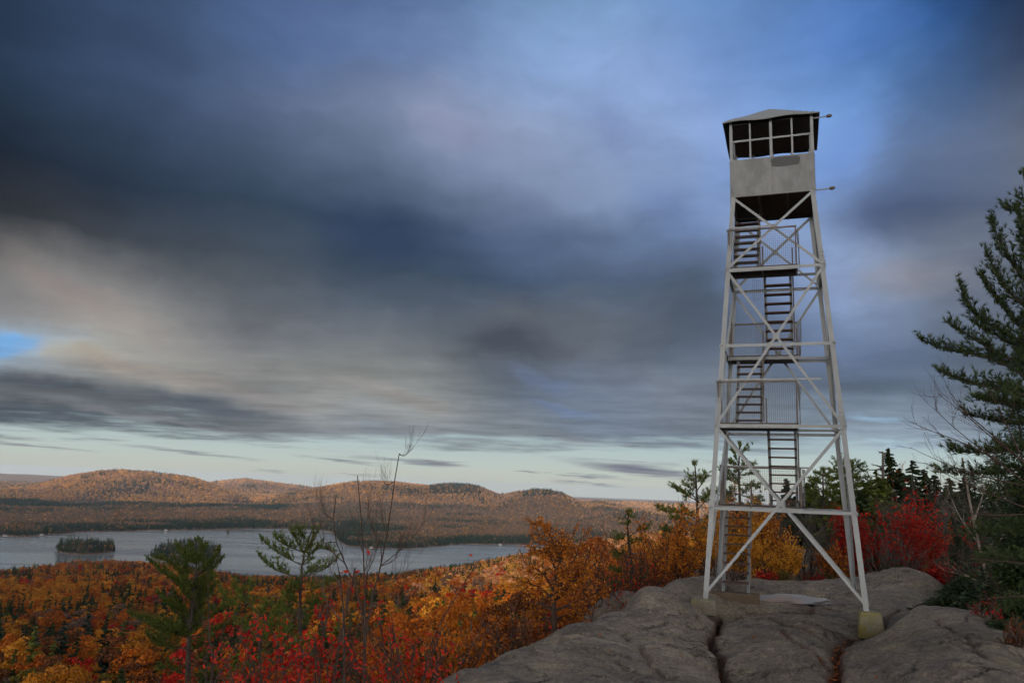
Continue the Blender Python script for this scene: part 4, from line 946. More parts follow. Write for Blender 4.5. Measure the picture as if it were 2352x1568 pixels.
# ------------------------------------------------------------------ forest
GOLD, ORG, RUST, RED, OLIVE, BARE, PINK = (.48, .20, .016), (.42, .11, .010), (.22, .07, .018), (.40, .014, .008), (.2, .15, .018), (.15, .095, .075), (.40, .20, .12)
def jitter_polar(r0, r1, a0, a1, sp):
    """points with spacing sp(r)"""
    out = []; r = r0
    while r < r1:
        s = sp(r); n = int(R(a1-a0)*r/s)+1; a = R(a0)+(np.arange(n)+rng.random(n))*s/r; rr = r+rng.random(n)*s; out.append(np.stack([np.sin(a)*rr, np.cos(a)*rr], -1)); r += s*.9
    return np.vstack(out)
protos = {}
def lib(kind, lod):
    """tree meshes, several shapes of each kind and level"""
    key = (kind, lod)
    if key in protos: return protos[key]
    L = []
    for v in range({0: 5, 1: 5, 2: 4}[lod]):
        if kind == 'broad':
            n, s = {0: (6500, .19), 1: (900, .5), 2: (120, 1.55)}[lod]; o, LL = tree_mesh_broad(v, n, s, {0: 26, 1: 18, 2: 11}[lod]); t = trunk_for(LL, 11) if lod == 0 else None
        elif kind == 'bare':
            o = MB(); tips = []; 
            for i in range(3): grow(o, (0, 0, 0), unit([rng.normal()*.25, rng.normal()*.25, 1]), 8, .1, 3, tips, .55, 4)
            leaf_on_tips(o, tips, 4, .22); t = None
        else:
            n, s = {0: (2600, .55), 1: (520, 1.1), 2: (110, 2.3)}[lod]; o = MB(); conifer(o, 12.5, 2.5+.5*rng.random(), n, s); t = None
            if lod == 0: t = MB(); t.tube([(0, 0, -1), (0, 0, 12.2)], [.16, .02], 6)
        L.append((o, t))
    protos[key] = L; return L
def conif_frac(x, y, r, az, m):
    n = fbm(N3, x/70, y/70, 3)
    near = np.clip(.34+n*1.5-np.clip((az+14)/22, 0, 1)*.26, .03, .8)
    n2 = fbm(N3, x/220+40, y/220, 3)
    far = np.clip(.10+n2*.8, .02, .8)+np.where(m < 20, .88*sstep(15, 3, m+fbm(N2, x/140, y/140, 3)*14), 0)*(r < 5000)
    return np.where(r < 1800, near, far)
def tints(x, y, r, az):
    n = len(x); u = rng.random(n)+fbm(N4, x/45, y/45, 2)*.55; c = np.zeros((n, 3))
    pal = np.array([GOLD, ORG, GOLD, ORG, RUST, RED, OLIVE, BARE]); thr_l = [.26, .46, .62, .74, .86, .93, .98, 9]
    k = np.searchsorted(thr_l, u); c = pal[np.clip(k, 0, 7)]
    right = (az > -9) & (r > 350) & (rng.random(n) < np.clip((az+9)/9, 0, 1)*.55); c[right] = np.array([(.52, .28, .17), (.55, .30, .07), (.46, .23, .10)])[rng.integers(0, 3, right.sum())]  # pinkish-gold crowns, colour brightened to strengthen the sunlit patch
    far = r > 1800
    kf = rng.random(n)+fbm(N4, x/300, y/300, 3)*.4; cf = np.array([(.36, .20, .09), (.28, .155, .085), (.44, .23, .07), (.24, .15, .105), (.50, .25, .055)])[np.clip((kf*5).astype(int), 0, 4)]  # hill woods made more golden to imitate low sun on them
    pl_ = far & (r < 5000) & (rng.random(n) < .9); cp_ = np.array([(.18, .112, .068), (.15, .092, .06), (.21, .118, .055), (.13, .095, .07), (.25, .125, .04)])[np.clip((kf*5).astype(int), 0, 4)]; cf[pl_] = cp_[pl_]  # bare brown woods of the plain, colour darkened to imitate cloud shade
    pen = far & (r < 2300) & (az > -18); cf[pen] = np.array([(.30, .13, .02), (.24, .09, .02), (.14, .08, .03)])[rng.integers(0, 3, pen.sum())]
    c[far] = cf[far]
    return c*(.75+.5*rng.random((n, 1)))
# candidate positions
NEAR = jitter_polar(74, 1750, -46, 52, lambda r: 6.2+min(2.2, r*.003))
nx, ny = NEAR.T; nr_ = np.hypot(nx, ny); naz = np.degrees(np.arctan2(nx, ny)); nz = height(nx, ny); keep = (nz > LAKE+1); NEAR = NEAR[keep]; nx, ny, nr_, naz, nz = nx[keep], ny[keep], nr_[keep], naz[keep], nz[keep]
dx, dy = disp(np.stack([nx, ny, nz+13], -1)); okk = (dy > np.interp(dx, SHX, SHY)-2) | (naz > 36); NEAR = NEAR[okk]; nx, ny, nr_, naz, nz, dx, dy = (q[okk] for q in (nx, ny, nr_, naz, nz, dx, dy))
okk = (naz < x2az(1760)) | (nr_ > 130); nx, ny, nr_, naz, nz, dx, dy = (q[okk] for q in (nx, ny, nr_, naz, nz, dx, dy))
vis = (dx > -60) & (dx < 1640) & (dy < 1640)
order = np.argsort(nr_+np.where(vis, 0, 1e6)); isc = rng.random(len(nx)) < conif_frac(nx, ny, nr_, naz, 9)
colr = tints(nx, ny, nr_, naz)
pal_m = {'gold_leaf': GOLD, 'orange_leaf': ORG, 'rust_leaf': RUST, 'red_leaf': RED, 'olive_leaf': OLIVE, 'bare_crown': BARE}
word = {'gold_leaf': 'golden-yellow', 'orange_leaf': 'deep orange', 'rust_leaf': 'rust-brown', 'red_leaf': 'crimson', 'olive_leaf': 'olive-green', 'bare_crown': 'nearly leafless grey-brown'}
taken = np.zeros(len(nx), bool); nb = nc = 0; src_mesh = {}
for i in order:
    if not vis[i]: break
    if isc[i]:
        if nc >= 130 or nr_[i] > 330: continue
    elif nb >= 290: continue
    taken[i] = True; lod = 0 if nr_[i] < 150 else 1
    if isc[i]:
        nc += 1; kind = 'conifer'; mn = 'spruce_needle' if rng.random() < .7 else 'pine_needle'; nm = 'spruce_tree'; lb = 'dark green pointed conifer among autumn trees on the slope below the ledge'; ct = 'conifer'; gp = 'conifers on the near forest slope'
    else:
        nb += 1; kind = 'broad'; mn = min(pal_m, key=lambda q: np.abs(np.array(pal_m[q])-colr[i]).sum()); nm = 'maple_tree'; ct = 'maple'
        if nr_[i] < 190 and rng.random() < .35: mn = 'red_leaf' if rng.random() < .5 else 'rust_leaf'
        lb = f'{word[mn]} broad-leaved crown in the forest on the slope below the ledge'; gp = f'{word[mn]} trees on the near forest slope'
    v = int(rng.integers(5)); key = (kind, lod, v)
    if key not in src_mesh:
        o, t = lib(kind, lod)[v]; src_mesh[key] = (o.mesh('crown', None), t.mesh('trunk', 'pine_bark' if kind != 'broad' else 'grey_bark') if t else None)
        src_mesh[key][0].materials.append(MAT['gold_leaf'])
    cm, tm = src_mesh[key]; s = .68+.62*rng.random()**1.3; loc = (nx[i], ny[i], nz[i]-.3)
    if tm:
        root = empty(nm, loc, rng.random()*6.28); root.scale = (s, s, s*(.9+.25*rng.random())); c1 = bpy.data.objects.new('crown', cm); c2 = bpy.data.objects.new('trunk', tm)
        for c_ in (c1, c2): col.objects.link(c_); c_.parent = root
        top = root
    else:
        top = bpy.data.objects.new(nm, cm); col.objects.link(top); top.location = loc; top.rotation_euler = (0, 0, rng.random()*6.28); top.scale = (s, s, s*(.9+.25*rng.random())); c1 = top
    c1.material_slots[0].link = 'OBJECT'; c1.material_slots[0].material = MAT[mn]
    tag(top, lb, ct, gp)
# everything farther: two instanced woods per region (points carry size and tint)
hidden = bpy.data.collections.new('tree_shapes')
def shape_coll(kind, lod, base_h):
    c = bpy.data.collections.new(f'{kind}_shapes_{lod}')
    for v, (o, t) in enumerate(lib(kind, lod)):
        ob = bpy.data.objects.new('tree_shape', o.mesh('tree_shape', 'stuff_leaf')); c.objects.link(ob)
    return c
def scatter(name, P, S, T, coll, label, cat):
    me = bpy.data.meshes.new(name); me.vertices.add(len(P)); me.vertices.foreach_set('co', P.ravel()); 
    a = me.attributes.new('size', 'FLOAT', 'POINT'); a.data.foreach_set('value', S.astype(np.float32))
    a = me.attributes.new('tint', 'FLOAT_COLOR', 'POINT'); a.data.foreach_set('color', np.concatenate([T, np.ones((len(T), 1))], 1).astype(np.float32).ravel())
    ob = bpy.data.objects.new(name, me); col.objects.link(ob); tag(ob, label, cat, kind='stuff')
    ng = bpy.data.node_groups.new(name, 'GeometryNodeTree'); ng.interface.new_socket('Geometry', in_out='INPUT', socket_type='NodeSocketGeometry'); ng.interface.new_socket('Geometry', in_out='OUTPUT', socket_type='NodeSocketGeometry')
    N = ng.nodes; L = ng.links; gi = N.new('NodeGroupInput'); go = N.new('NodeGroupOutput'); mp = N.new('GeometryNodeMeshToPoints'); ci = N.new('GeometryNodeCollectionInfo'); ci.inputs['Collection'].default_value = coll; ci.inputs['Separate Children'].default_value = True
    ip = N.new('GeometryNodeInstanceOnPoints'); ip.inputs['Pick Instance'].default_value = True; at3 = N.new('GeometryNodeInputNamedAttribute'); at3.data_type = 'FLOAT'; at3.inputs['Name'].default_value = 'size'
    rv = N.new('FunctionNodeRandomValue'); rv.data_type = 'FLOAT_VECTOR'; rv.inputs[0].default_value = (-.06, -.06, 0); rv.inputs[1].default_value = (.06, .06, 6.28)
    ri = N.new('FunctionNodeRandomValue'); ri.data_type = 'INT'; ri.inputs[4].default_value = 0; ri.inputs[5].default_value = 7; ri.inputs['Seed'].default_value = 5
    L.new(gi.outputs[0], mp.inputs[0]); L.new(mp.outputs[0], ip.inputs['Points']); L.new(ci.outputs[0], ip.inputs['Instance']); L.new(at3.outputs[0], ip.inputs['Scale']); L.new(rv.outputs[0], ip.inputs['Rotation']); L.new(ri.outputs[2], ip.inputs['Instance Index']); L.new(ip.outputs[0], go.inputs[0])
    md = ob.modifiers.new('scatter', 'NODES'); md.node_group = ng
    return ob
rest = ~taken & (nr_ > 60)
SPR = np.array([(.022, .048, .030), (.035, .065, .028), (.06, .085, .024)])
cb1, cc1 = shape_coll('broad', 1, 11), shape_coll('conifer', 1, 12)
cb2, cc2 = shape_coll('broad', 2, 11), shape_coll('conifer', 2, 12)
for nm, msk, cl, lb, ct in (('near_autumn_forest', rest & ~isc, cb1, 'autumn-coloured woods covering the slope down to the lake', 'forest'), ('near_conifer_forest', rest & isc, cc1, 'dark conifers scattered through the woods above the near lake shore', 'forest')):
    P = np.stack([nx, ny, nz-.3], -1)[msk]; S = .62+.62*rng.random(len(P))**1.3
    T = colr[msk] if 'autumn' in nm else SPR[rng.integers(0, 3, len(P))]
    scatter(nm, P, S, T, cl, lb, ct)
FARP = jitter_polar(1650, 9800, -44, 42, lambda r: max(6.5, r*.0031))
fx, fy = FARP.T; fr_ = np.hypot(fx, fy); faz = np.degrees(np.arctan2(fx, fy)); fz_ = height(fx, fy); fm = land_mask(np.stack([fx, fy, fz_], -1))
ok = (fz_ > LAKE+.6) & (fm > .1) & ((fr_ > 1900) | (fm > .1)); fx, fy, fr_, faz, fz_, fm = (q[ok] for q in (fx, fy, fr_, faz, fz_, fm))
fdx, fdy = disp(np.stack([fx, fy, fz_], -1))
cf = conif_frac(fx, fy, fr_, faz, fm)
isl = (fr_ < 2300) & (fdx < 520) & (fdy > 1232); cf[isl] = .93
kn = ((fdx > 985) & (fdx < 1105) & (fdy < 1138)) | ((fdx > 1200) & (fdx < 1345) & (fdy < 1142)); cf[kn] = .75
fc_ = rng.random(len(fx)) < cf; sz = np.maximum(1, fr_*.0031/7.5)*(.75+.5*rng.random(len(fx))); sz = np.where(isl, sz*(1.4+.5*rng.random(len(sz))), sz)
FT = tints(fx, fy, fr_, faz)
P = np.stack([fx, fy, fz_-1.5], -1)
is2 = isl & fc_ & (rng.random(len(fx)) < .55); sz[is2] = .9*.8+rng.random(is2.sum())**2*1.9
scatter('island_conifer_woods', P[is2], sz[is2], (SPR*1.0)[rng.integers(0, 3, is2.sum())], cc1, 'pointed evergreens crowding the two wooded islands in the lake', 'forest')
fc_only = fc_ & ~isl
scatter('far_autumn_forest', P[~fc_], sz[~fc_]*.95, FT[~fc_], cb2, 'brown autumn woods on the plain and hills beyond the lake', 'forest')
scatter('far_conifer_forest', P[fc_only], (sz*1.0)[fc_only], (SPR*1.0)[rng.integers(0, 2, fc_only.sum())], cc2, 'dark green conifers along the far lake shore and on hilltops', 'forest')
print('near', nb, nc, 'rest', int(rest.sum()), 'far', len(P))
# cottages and boathouses on the far shore, each a tiny white-walled house
def cottage(x, y, w, label):
    p = on_z(x, y, LAKE+1.2); hh = empty('cottage', p, rng.random()); tag(hh, label, 'cottage', None)
    o = MB(); o.box((0, 0, 2), (w, 6, 4)); o.build('wall', 'white_wall', hh); o = MB(); V = [(-w/2-.5, -3.6, 3.9), (w/2+.5, -3.6, 3.9), (w/2+.5, 3.6, 3.9), (-w/2-.5, 3.6, 3.9), (-w/2-.5, 0, 6.4), (w/2+.5, 0, 6.4)]
    o.add(V, [[0, 1, 5, 4], [2, 3, 4, 5]]); o.add(V, [[1, 2, 5], [3, 0, 4]]); o.build('roof', 'slate_roof', hh)
for nm_, c_ in (('white_wall', (.38, .38, .36)), ('slate_roof', (.12, .1, .1))):
    m, nt, b = new_mat(nm_); nt.links.new(mixc(nt, noise(nt, .6, 4, .6), c_, tuple(v*.75 for v in c_)), b.inputs['Base Color']); b.inputs['Roughness'].default_value = .8
for x, y, w, lb in ((1149, 1251, 9, 'largest white cottage on the peninsula shore, to its right'), (853, 1258, 7, 'small white boathouse at the middle of the peninsula shore'), (381, 1218, 8, 'white house on the far shore above the left half of the lake'),
     (95, 1229, 9, 'low pale house at the left end of the far shore'), (12, 1231, 8, 'pale house at the far left edge of the lake shore')):
    cottage(x, y, w, lb)
def mast(x, y0, y1, Y, lb):
    p = at(x, y0, Y); q = at(x, y1, Y); r = empty('radio_mast', p-UP*8); tag(r, lb, 'mast'); o = MB(); o.tube([(0, 0, 0), (0, 0, q[2]-p[2]+8)], [.9, .5], 5); o.build('pole', 'snag_wood', r); o = MB(); o.box((0, 0, q[2]-p[2]+2), (5, 1, 1.6)); o.build('crossarm', 'snag_wood', r)
mast(1277, 1130, 1122, 5380, 'thicker radio mast right on the wooded summit across the lake'); mast(1244, 1127, 1121, 5380, 'thin radio mast left on the wooded summit across the lake')
# ------------------------------------------------------------------ foreground trees and shrubs
PX = 1/1786.   # metres per metre of distance for one unit of the photo measure
z5 = lambda L: [(1894.9+x*.5124, 344.5+y*.5124) for x, y in L]
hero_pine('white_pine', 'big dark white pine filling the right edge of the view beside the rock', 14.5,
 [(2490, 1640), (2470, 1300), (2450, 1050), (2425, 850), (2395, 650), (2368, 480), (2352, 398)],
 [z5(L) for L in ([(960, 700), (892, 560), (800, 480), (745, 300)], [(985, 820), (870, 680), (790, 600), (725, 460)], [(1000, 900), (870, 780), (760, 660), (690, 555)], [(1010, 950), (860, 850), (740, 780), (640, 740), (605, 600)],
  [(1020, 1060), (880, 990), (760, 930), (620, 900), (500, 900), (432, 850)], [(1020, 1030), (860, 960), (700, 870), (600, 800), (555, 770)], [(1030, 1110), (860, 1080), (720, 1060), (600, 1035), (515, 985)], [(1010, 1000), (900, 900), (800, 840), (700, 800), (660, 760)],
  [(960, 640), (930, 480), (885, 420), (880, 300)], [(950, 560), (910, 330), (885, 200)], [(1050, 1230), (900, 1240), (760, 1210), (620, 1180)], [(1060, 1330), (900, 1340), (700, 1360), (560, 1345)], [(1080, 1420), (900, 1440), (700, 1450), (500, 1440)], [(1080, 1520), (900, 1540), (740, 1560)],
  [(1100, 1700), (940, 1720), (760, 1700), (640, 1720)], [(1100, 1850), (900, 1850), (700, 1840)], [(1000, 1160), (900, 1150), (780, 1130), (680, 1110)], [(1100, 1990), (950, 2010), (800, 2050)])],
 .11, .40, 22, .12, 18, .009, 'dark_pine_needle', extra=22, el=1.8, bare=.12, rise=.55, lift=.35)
z2b = lambda L: [(574.2+x*.3593, 1004.9+y*.3593) for x, y in L]
hero_pine('white_pine', 'young pine with a flat fan-shaped crown against the lake, left of the bare saplings', 22,
 z2b([(325, 1640), (322, 1180), (320, 900), (330, 800), (350, 700), (380, 620), (400, 580)]),
 [z2b(L) for L in ([(320, 880), (200, 860), (120, 820), (70, 760), (55, 745)], [(325, 820), (220, 760), (130, 700), (70, 640)], [(335, 760), (260, 700), (180, 660), (150, 620)], [(345, 720), (290, 640), (270, 590)], [(360, 690), (330, 620), (320, 590)],
  [(340, 780), (420, 700), (480, 700), (530, 730)], [(325, 880), (420, 860), (500, 830), (560, 760)], [(322, 960), (420, 960), (500, 930), (560, 900)], [(345, 730), (400, 660), (420, 600)], [(320, 1000), (250, 990), (220, 1000)], [(322, 1080), (420, 1060), (470, 1020)], [(322, 1120), (240, 1110), (180, 1080)])],
 .07, .32, 21, .09, 14, .011, 'pine_needle', extra=9, el=.9, bare=.15, rise=.8, lift=.5)
z1b = lambda L: [(x*.3409, 1033.5+y*.3409) for x, y in L]
hero_pine('white_pine', 'tall pine with a ragged rounded crown standing before the wooded island at left', 27,
 z1b([(1262, 1680), (1270, 1400), (1275, 1200), (1300, 1000), (1320, 800), (1330, 700), (1320, 600)]),
 [z1b(L) for L in ([(1290, 1030), (1200, 900), (1100, 820), (1000, 740)], [(1310, 900), (1210, 800), (1130, 740), (1050, 720)], [(1320, 800), (1250, 720), (1190, 640)], [(1325, 760), (1290, 680), (1270, 620)], [(1325, 760), (1370, 680), (1350, 610)],
  [(1320, 860), (1400, 780), (1450, 720), (1480, 660)], [(1315, 900), (1400, 850), (1460, 760), (1495, 730)], [(1305, 980), (1380, 900), (1430, 860)], [(1290, 1080), (1350, 1010), (1380, 980)], [(1280, 1180), (1180, 1080), (1100, 1020), (1060, 960)],
  [(1280, 1200), (1150, 1180), (1000, 1150), (860, 1090)], [(1278, 1230), (1150, 1230), (1050, 1200), (940, 1130)], [(1275, 1280), (1380, 1230), (1480, 1200), (1560, 1160)], [(1272, 1330), (1150, 1320), (1040, 1290), (990, 1240)], [(1270, 1400), (1380, 1380), (1450, 1360)], [(1265, 1480), (1150, 1470), (1060, 1460)], [(1265, 1540), (1380, 1530), (1480, 1500)],
  [(1215, 1200), (1210, 1050), (1170, 960)], [(1310, 940), (1240, 900), (1180, 880)])],
 .11, .42, 20, .10, 14, .013, 'pine_needle', extra=26, el=1.6, bare=.15, rise=.6, lift=.4)
hero_pine('white_pine', 'small leaning pine with two upswept tufted arms between the two taller pines at left', 20,
 [(660, 1580), (640, 1480), (610, 1420), (575, 1390), (555, 1375), (560, 1350)],
 [[(575, 1390), (540, 1390), (515, 1370), (508, 1350)], [(565, 1380), (545, 1360), (535, 1340)], [(560, 1372), (575, 1355), (572, 1340)], [(610, 1420), (640, 1395), (650, 1380)], [(612, 1425), (600, 1400), (615, 1385)], [(640, 1480), (600, 1470), (560, 1475)], [(650, 1520), (600, 1520), (560, 1530)], [(650, 1500), (690, 1480), (720, 1470)], [(620, 1440), (580, 1440), (540, 1430)]],
 .05, .32, 20, .09, 14, .011, 'pine_needle', extra=9, el=.8, bare=.15, rise=.8, lift=.5)
z3b = lambda L: [(1091+x*.3226, 1062.3+y*.3226) for x, y in L]
hero_pine('white_pine', 'open-crowned pine seen just left of the tower with a long flat lower limb', 34,
 [(1612, 1345), (1606, 1260), (1602, 1180), (1600, 1120), (1596, 1064)],
 [z3b(L) for L in ([(1600, 300), (1530, 240), (1450, 190), (1408, 170)], [(1590, 200), (1560, 120), (1540, 90)], [(1590, 200), (1630, 120), (1650, 90)], [(1600, 260), (1540, 210), (1500, 250)], [(1600, 320), (1650, 260), (1670, 200)],
  [(1600, 400), (1480, 350), (1380, 350), (1300, 322)], [(1605, 440), (1500, 400), (1400, 390)], [(1605, 520), (1480, 480), (1400, 500), (1340, 475)], [(1605, 560), (1500, 560), (1400, 540)], [(1610, 420), (1680, 400), (1720, 360)], [(1610, 520), (1680, 500), (1730, 470)], [(1610, 620), (1520, 610), (1440, 610)])],
 .11, .55, 11, .19, 14, .02, 'pine_needle', extra=6, el=1.4, bare=.3, rise=.35, lift=.2)
z4b = lambda L: [(1573.3+x*.271, 769.4+y*.271) for x, y in L]
hero_pine('white_pine', 'taller pine seen through the lower left side of the tower', 36,
 z4b([(480, 2050), (475, 1700), (465, 1400), (455, 1200), (455, 1050), (465, 925)]),
 [z4b(L) for L in ([(460, 1060), (420, 1010), (405, 975)], [(460, 1040), (490, 1000), (512, 965)], [(460, 1120), (400, 1090), (370, 1060)], [(460, 1150), (520, 1110), (560, 1090)], [(460, 1200), (390, 1180), (340, 1140)], [(460, 1220), (540, 1180), (590, 1160)],
  [(465, 1280), (400, 1230), (350, 1210)], [(465, 1300), (540, 1270), (620, 1290)], [(465, 1340), (380, 1330), (300, 1320)], [(465, 1380), (540, 1370), (630, 1390)], [(468, 1420), (400, 1400), (340, 1400)], [(470, 1480), (560, 1430), (610, 1420)], [(470, 1420), (380, 1450), (290, 1430)])],
 .12, .6, 11, .2, 14, .021, 'pine_needle', extra=8, el=1.5, bare=.3, rise=.3, lift=.2)
# dead-topped pine
sn = hero_pine('half_dead_pine', 'dead-topped pine with a hooked bare tip and a few green tufts, midway along the ridge', 27,
 z3b([(1125, 960), (1112, 700), (1095, 560), (1086, 470), (1078, 400), (1100, 350)]),
 [z3b(L) for L in ([(1105, 520), (1150, 480), (1215, 455)], [(1110, 560), (1170, 545), (1235, 560)], [(1105, 570), (1050, 530), (1010, 540)], [(1110, 680), (1050, 650), (1010, 640)], [(1115, 780), (1060, 770), (990, 760)], [(1115, 860), (1040, 840), (960, 860)], [(1115, 800), (1180, 780), (1230, 790)], [(1118, 900), (1040, 890), (980, 910)])],
 .09, .5, 9, .17, 14, .018, 'pine_needle', extra=3, el=.9, bare=.5, rise=.25, lift=.15)
o = MB()
for L in ([(1084, 435), (1045, 425), (1000, 432)], [(1090, 505), (1050, 500), (1008, 508)], [(1080, 400), (1100, 420), (1110, 410)], [(1095, 560), (1060, 590), (1040, 580)], [(1078, 395), (1068, 370), (1072, 345)], [(1110, 640), (1150, 650), (1170, 630)], [(1112, 720), (1060, 730), (1020, 700)]):
    P = px_path(z3b(L), 27, rng.normal()*.3)-np.array(sn.location); o.tube(curve(P, 6), np.linspace(.028, .008, 6), 4, False)
o.build('dead_branch', 'snag_wood', sn)

# orange oak on the cliff edge
def hero_broad(name, label, Y, trunk, limbs, r0, mat, lsize, per, bark_='brown_twig', lvl=1, kids=5, Ls=.5, group=None, cat='tree', dsp=.5, extra=0, spread=.7, up=.15, leaf_frac=1.):
    tp = px_path(trunk, Y); base = tp[0]; root = empty(name, base); tag(root, label, cat, group); t = MB(); Q = curve(tp, 10); t.tube(Q-base, np.linspace(r0, r0*.4, 10), 7); t.build('trunk', bark_, root, smooth=True)
    b_ = MB(); tips = []
    paths = [px_path(L, Y, rng.normal()*dsp) for L in limbs]
    for P in paths:
        d = np.linalg.norm(Q-P[0], axis=1); j = d.argmin(); P[0] = Q[j] if d[j] < .5 else P[0]
    for i in range(extra):
        j = rng.integers(3, 10); a = rng.random()*6.28; P = np.array([Q[j], Q[j]+np.array([math.cos(a)*.6, math.sin(a), .5])*Ls*1.2, Q[j]+np.array([math.cos(a), math.sin(a)*1.3, 1.1])*Ls*2]); paths.append(P)
    for P in paths:
        n = 9; C = curve(P-base, n); b_.tube(C, np.linspace(r0*.5, r0*.1, n), 5, False); tips.append((C[-3], C[-1]))
        for i in range(int(kids*max(1, np.linalg.norm(C[-1]-C[0])/Ls*.5))):
            f = (.2+.8*rng.random())*(n-1); j = min(n-2, int(f)); p = C[j]+(C[j+1]-C[j])*(f-j); d = unit(unit(C[j+1]-C[j])+rdir(1)[0]*spread+UP*up)
            grow(b_, p, d, Ls*(.5+.7*rng.random()), r0*.13, lvl, tips, spread, 4, up, 4)
    b_.build('branches', bark_, root)
    if per:
        l = MB(); tt = tips if leaf_frac >= 1 else [tips[i] for i in rng.permutation(len(tips))[:int(len(tips)*leaf_frac)]]; leaf_on_tips(l, tt, per, lsize); l.build('leaves', mat, root)
    return root
hero_broad('oak_sapling', 'orange-leaved small oak with dark spreading limbs at the cliff edge', 20,
 z3b([(568, 1260), (563, 1100), (560, 900), (575, 780), (600, 700), (620, 650)]),
 [z3b(L) for L in ([(562, 920), (520, 820), (440, 750), (350, 705)], [(562, 980), (480, 890), (400, 860), (340, 850)], [(575, 850), (680, 740), (740, 620), (760, 530)], [(570, 940), (700, 850), (800, 770), (870, 700)], [(575, 790), (545, 680), (480, 620), (420, 620)], [(600, 710), (640, 600), (700, 540)], [(590, 740), (580, 640), (560, 580)], [(563, 1040), (470, 1000), (380, 990)], [(565, 1060), (680, 1000), (800, 960), (880, 890)], [(565, 1100), (640, 1080), (760, 1060)], [(565, 1130), (500, 1100), (430, 1110)])],
 .075, 'amber_leaf', .065, 3, kids=11, Ls=.36, extra=7, up=-.05, spread=.9)
# bare saplings in front, several stems each
hero_broad('bare_sapling', 'tallest leafless sapling with a long crooked leader reaching above the hills', 8.2,
 [(838, 1640), (837, 1500), (836, 1411), (850, 1375), (862, 1350), (872, 1310), (887, 1271), (896, 1206), (899, 1159), (896, 1123), (908, 1084), (917, 1041)],
 [[(887, 1271), (880, 1256), (858, 1220), (847, 1199), (847, 1149)], [(917, 1052), (928, 1048), (940, 1036), (950, 1028)], [(896, 1125), (888, 1115), (880, 1104)], [(880, 1292), (908, 1271), (933, 1253), (980, 1192)], [(872, 1310), (900, 1290), (915, 1275)], [(896, 1206), (880, 1195), (868, 1185)], [(862, 1350), (845, 1320), (842, 1290)], [(855, 1365), (890, 1340), (915, 1330), (946, 1290)]],
 .0115, None, .05, 0, lvl=2, kids=7, Ls=.26, dsp=.25, cat='sapling', up=.5, spread=.55)
hero_broad('bare_sapling', 'leafless sapling leaning left with crossing branches over the lake', 7.8,
 [(835, 1640), (836, 1436), (833, 1350), (808, 1314), (775, 1274), (761, 1249), (754, 1220), (759, 1177), (772, 1136)],
 [[(775, 1274), (745, 1250), (722, 1210), (710, 1165)], [(761, 1249), (740, 1245), (718, 1262)], [(808, 1314), (790, 1290), (785, 1250)], [(820, 1330), (850, 1290), (855, 1260)], [(759, 1190), (745, 1180), (736, 1168)]],
 .0105, None, .05, 0, lvl=2, kids=7, Ls=.24, dsp=.25, cat='sapling', up=.5, spread=.55)
hero_broad('bare_sapling', 'slim straight leafless sapling between the two crooked ones', 8.6,
 [(840, 1640), (839, 1450), (838, 1328), (833, 1220), (826, 1149), (821, 1091)],
 [[(838, 1328), (860, 1280), (866, 1250)], [(835, 1260), (818, 1230), (812, 1205)], [(833, 1220), (845, 1195), (846, 1180)]],
 .012, None, .05, 0, lvl=1, kids=6, Ls=.2, dsp=.2, cat='sapling', up=.5, spread=.5)
hero_broad('bare_sapling', 'pale leafless stem left of the main sapling clump', 8.0,
 [(790, 1640), (790, 1436), (786, 1346), (775, 1285), (768, 1262)],
 [[(790, 1440), (760, 1400), (735, 1350), (720, 1320)], [(788, 1380), (810, 1340), (818, 1300)], [(786, 1346), (765, 1320), (755, 1300)]],
 .0105, None, .05, 0, 'grey_bark', lvl=2, kids=6, Ls=.22, dsp=.2, cat='sapling', up=.5, spread=.5)
hero_broad('bare_sapling', 'long thin whip leaning right with a few red leaves at its tip', 8.5,
 [(960, 1640), (985, 1480), (1005, 1436), (1030, 1395), (1052, 1364), (1075, 1322), (1092, 1296)],
 [[(1083, 1306), (1076, 1295), (1073, 1280)], [(1052, 1364), (1035, 1345), (1030, 1330)]],
 .010, 'red_leaf', .05, 1, lvl=0, kids=1, Ls=.12, dsp=.1, cat='sapling', up=.3, spread=.4, leaf_frac=.5)
# red-leaved bushes in front, bottom edge
def red_bush(label, base, clusters, Y, size, stem='brown_twig', mat='red_leaf'):
    b0 = at(*base, Y); root = empty('red_shrub', b0); tag(root, label, 'shrub', None); o = MB(); l = MB(); C = []
    for x, y, s, n in clusters:
        yy = Y+rng.normal()*.25; c = at(x, y, yy)-b0; m = c*.5+np.array([rng.normal()*.08, 0, -.1]); o.tube(curve([np.zeros(3), m, c], 7), np.linspace(.011, .0035, 7), 4, False)
        for _ in range(5):
            e = c+rng.normal(size=3)*s*PX*Y*.9; o.tube([m*.3+c*.7, (c+e)/2+UP*.02, e], [.004, .003, .0015], 3, False)
        C.append(c+rng.normal(size=(n, 3))*s*PX*Y*np.array([.75, 1.2, .6]))
    CC = np.vstack(C); CC = np.vstack([CC, (CC+rng.normal(size=CC.shape)*.07)[::3]]); leaves(l, CC, size, np.tile([[0, -.7, .5]], (len(CC), 1)), .7, .5)
    o.build('stems', stem, root); l.build('leaves', mat, root)
red_bush('red-leaved shrub at the bottom edge, left one of three, its sprays reaching furthest left', (600, 1700), [(490, 1500, 14, 16), (515, 1512, 14, 16), (560, 1455, 16, 22), (600, 1450, 16, 20), (590, 1420, 12, 8), (640, 1475, 22, 34), (620, 1520, 24, 34), (545, 1565, 22, 30), (600, 1555, 26, 34), (570, 1500, 14, 10), (680, 1500, 18, 30), (530, 1590, 20, 30), (640, 1590, 28, 40)], 7.4, .05)
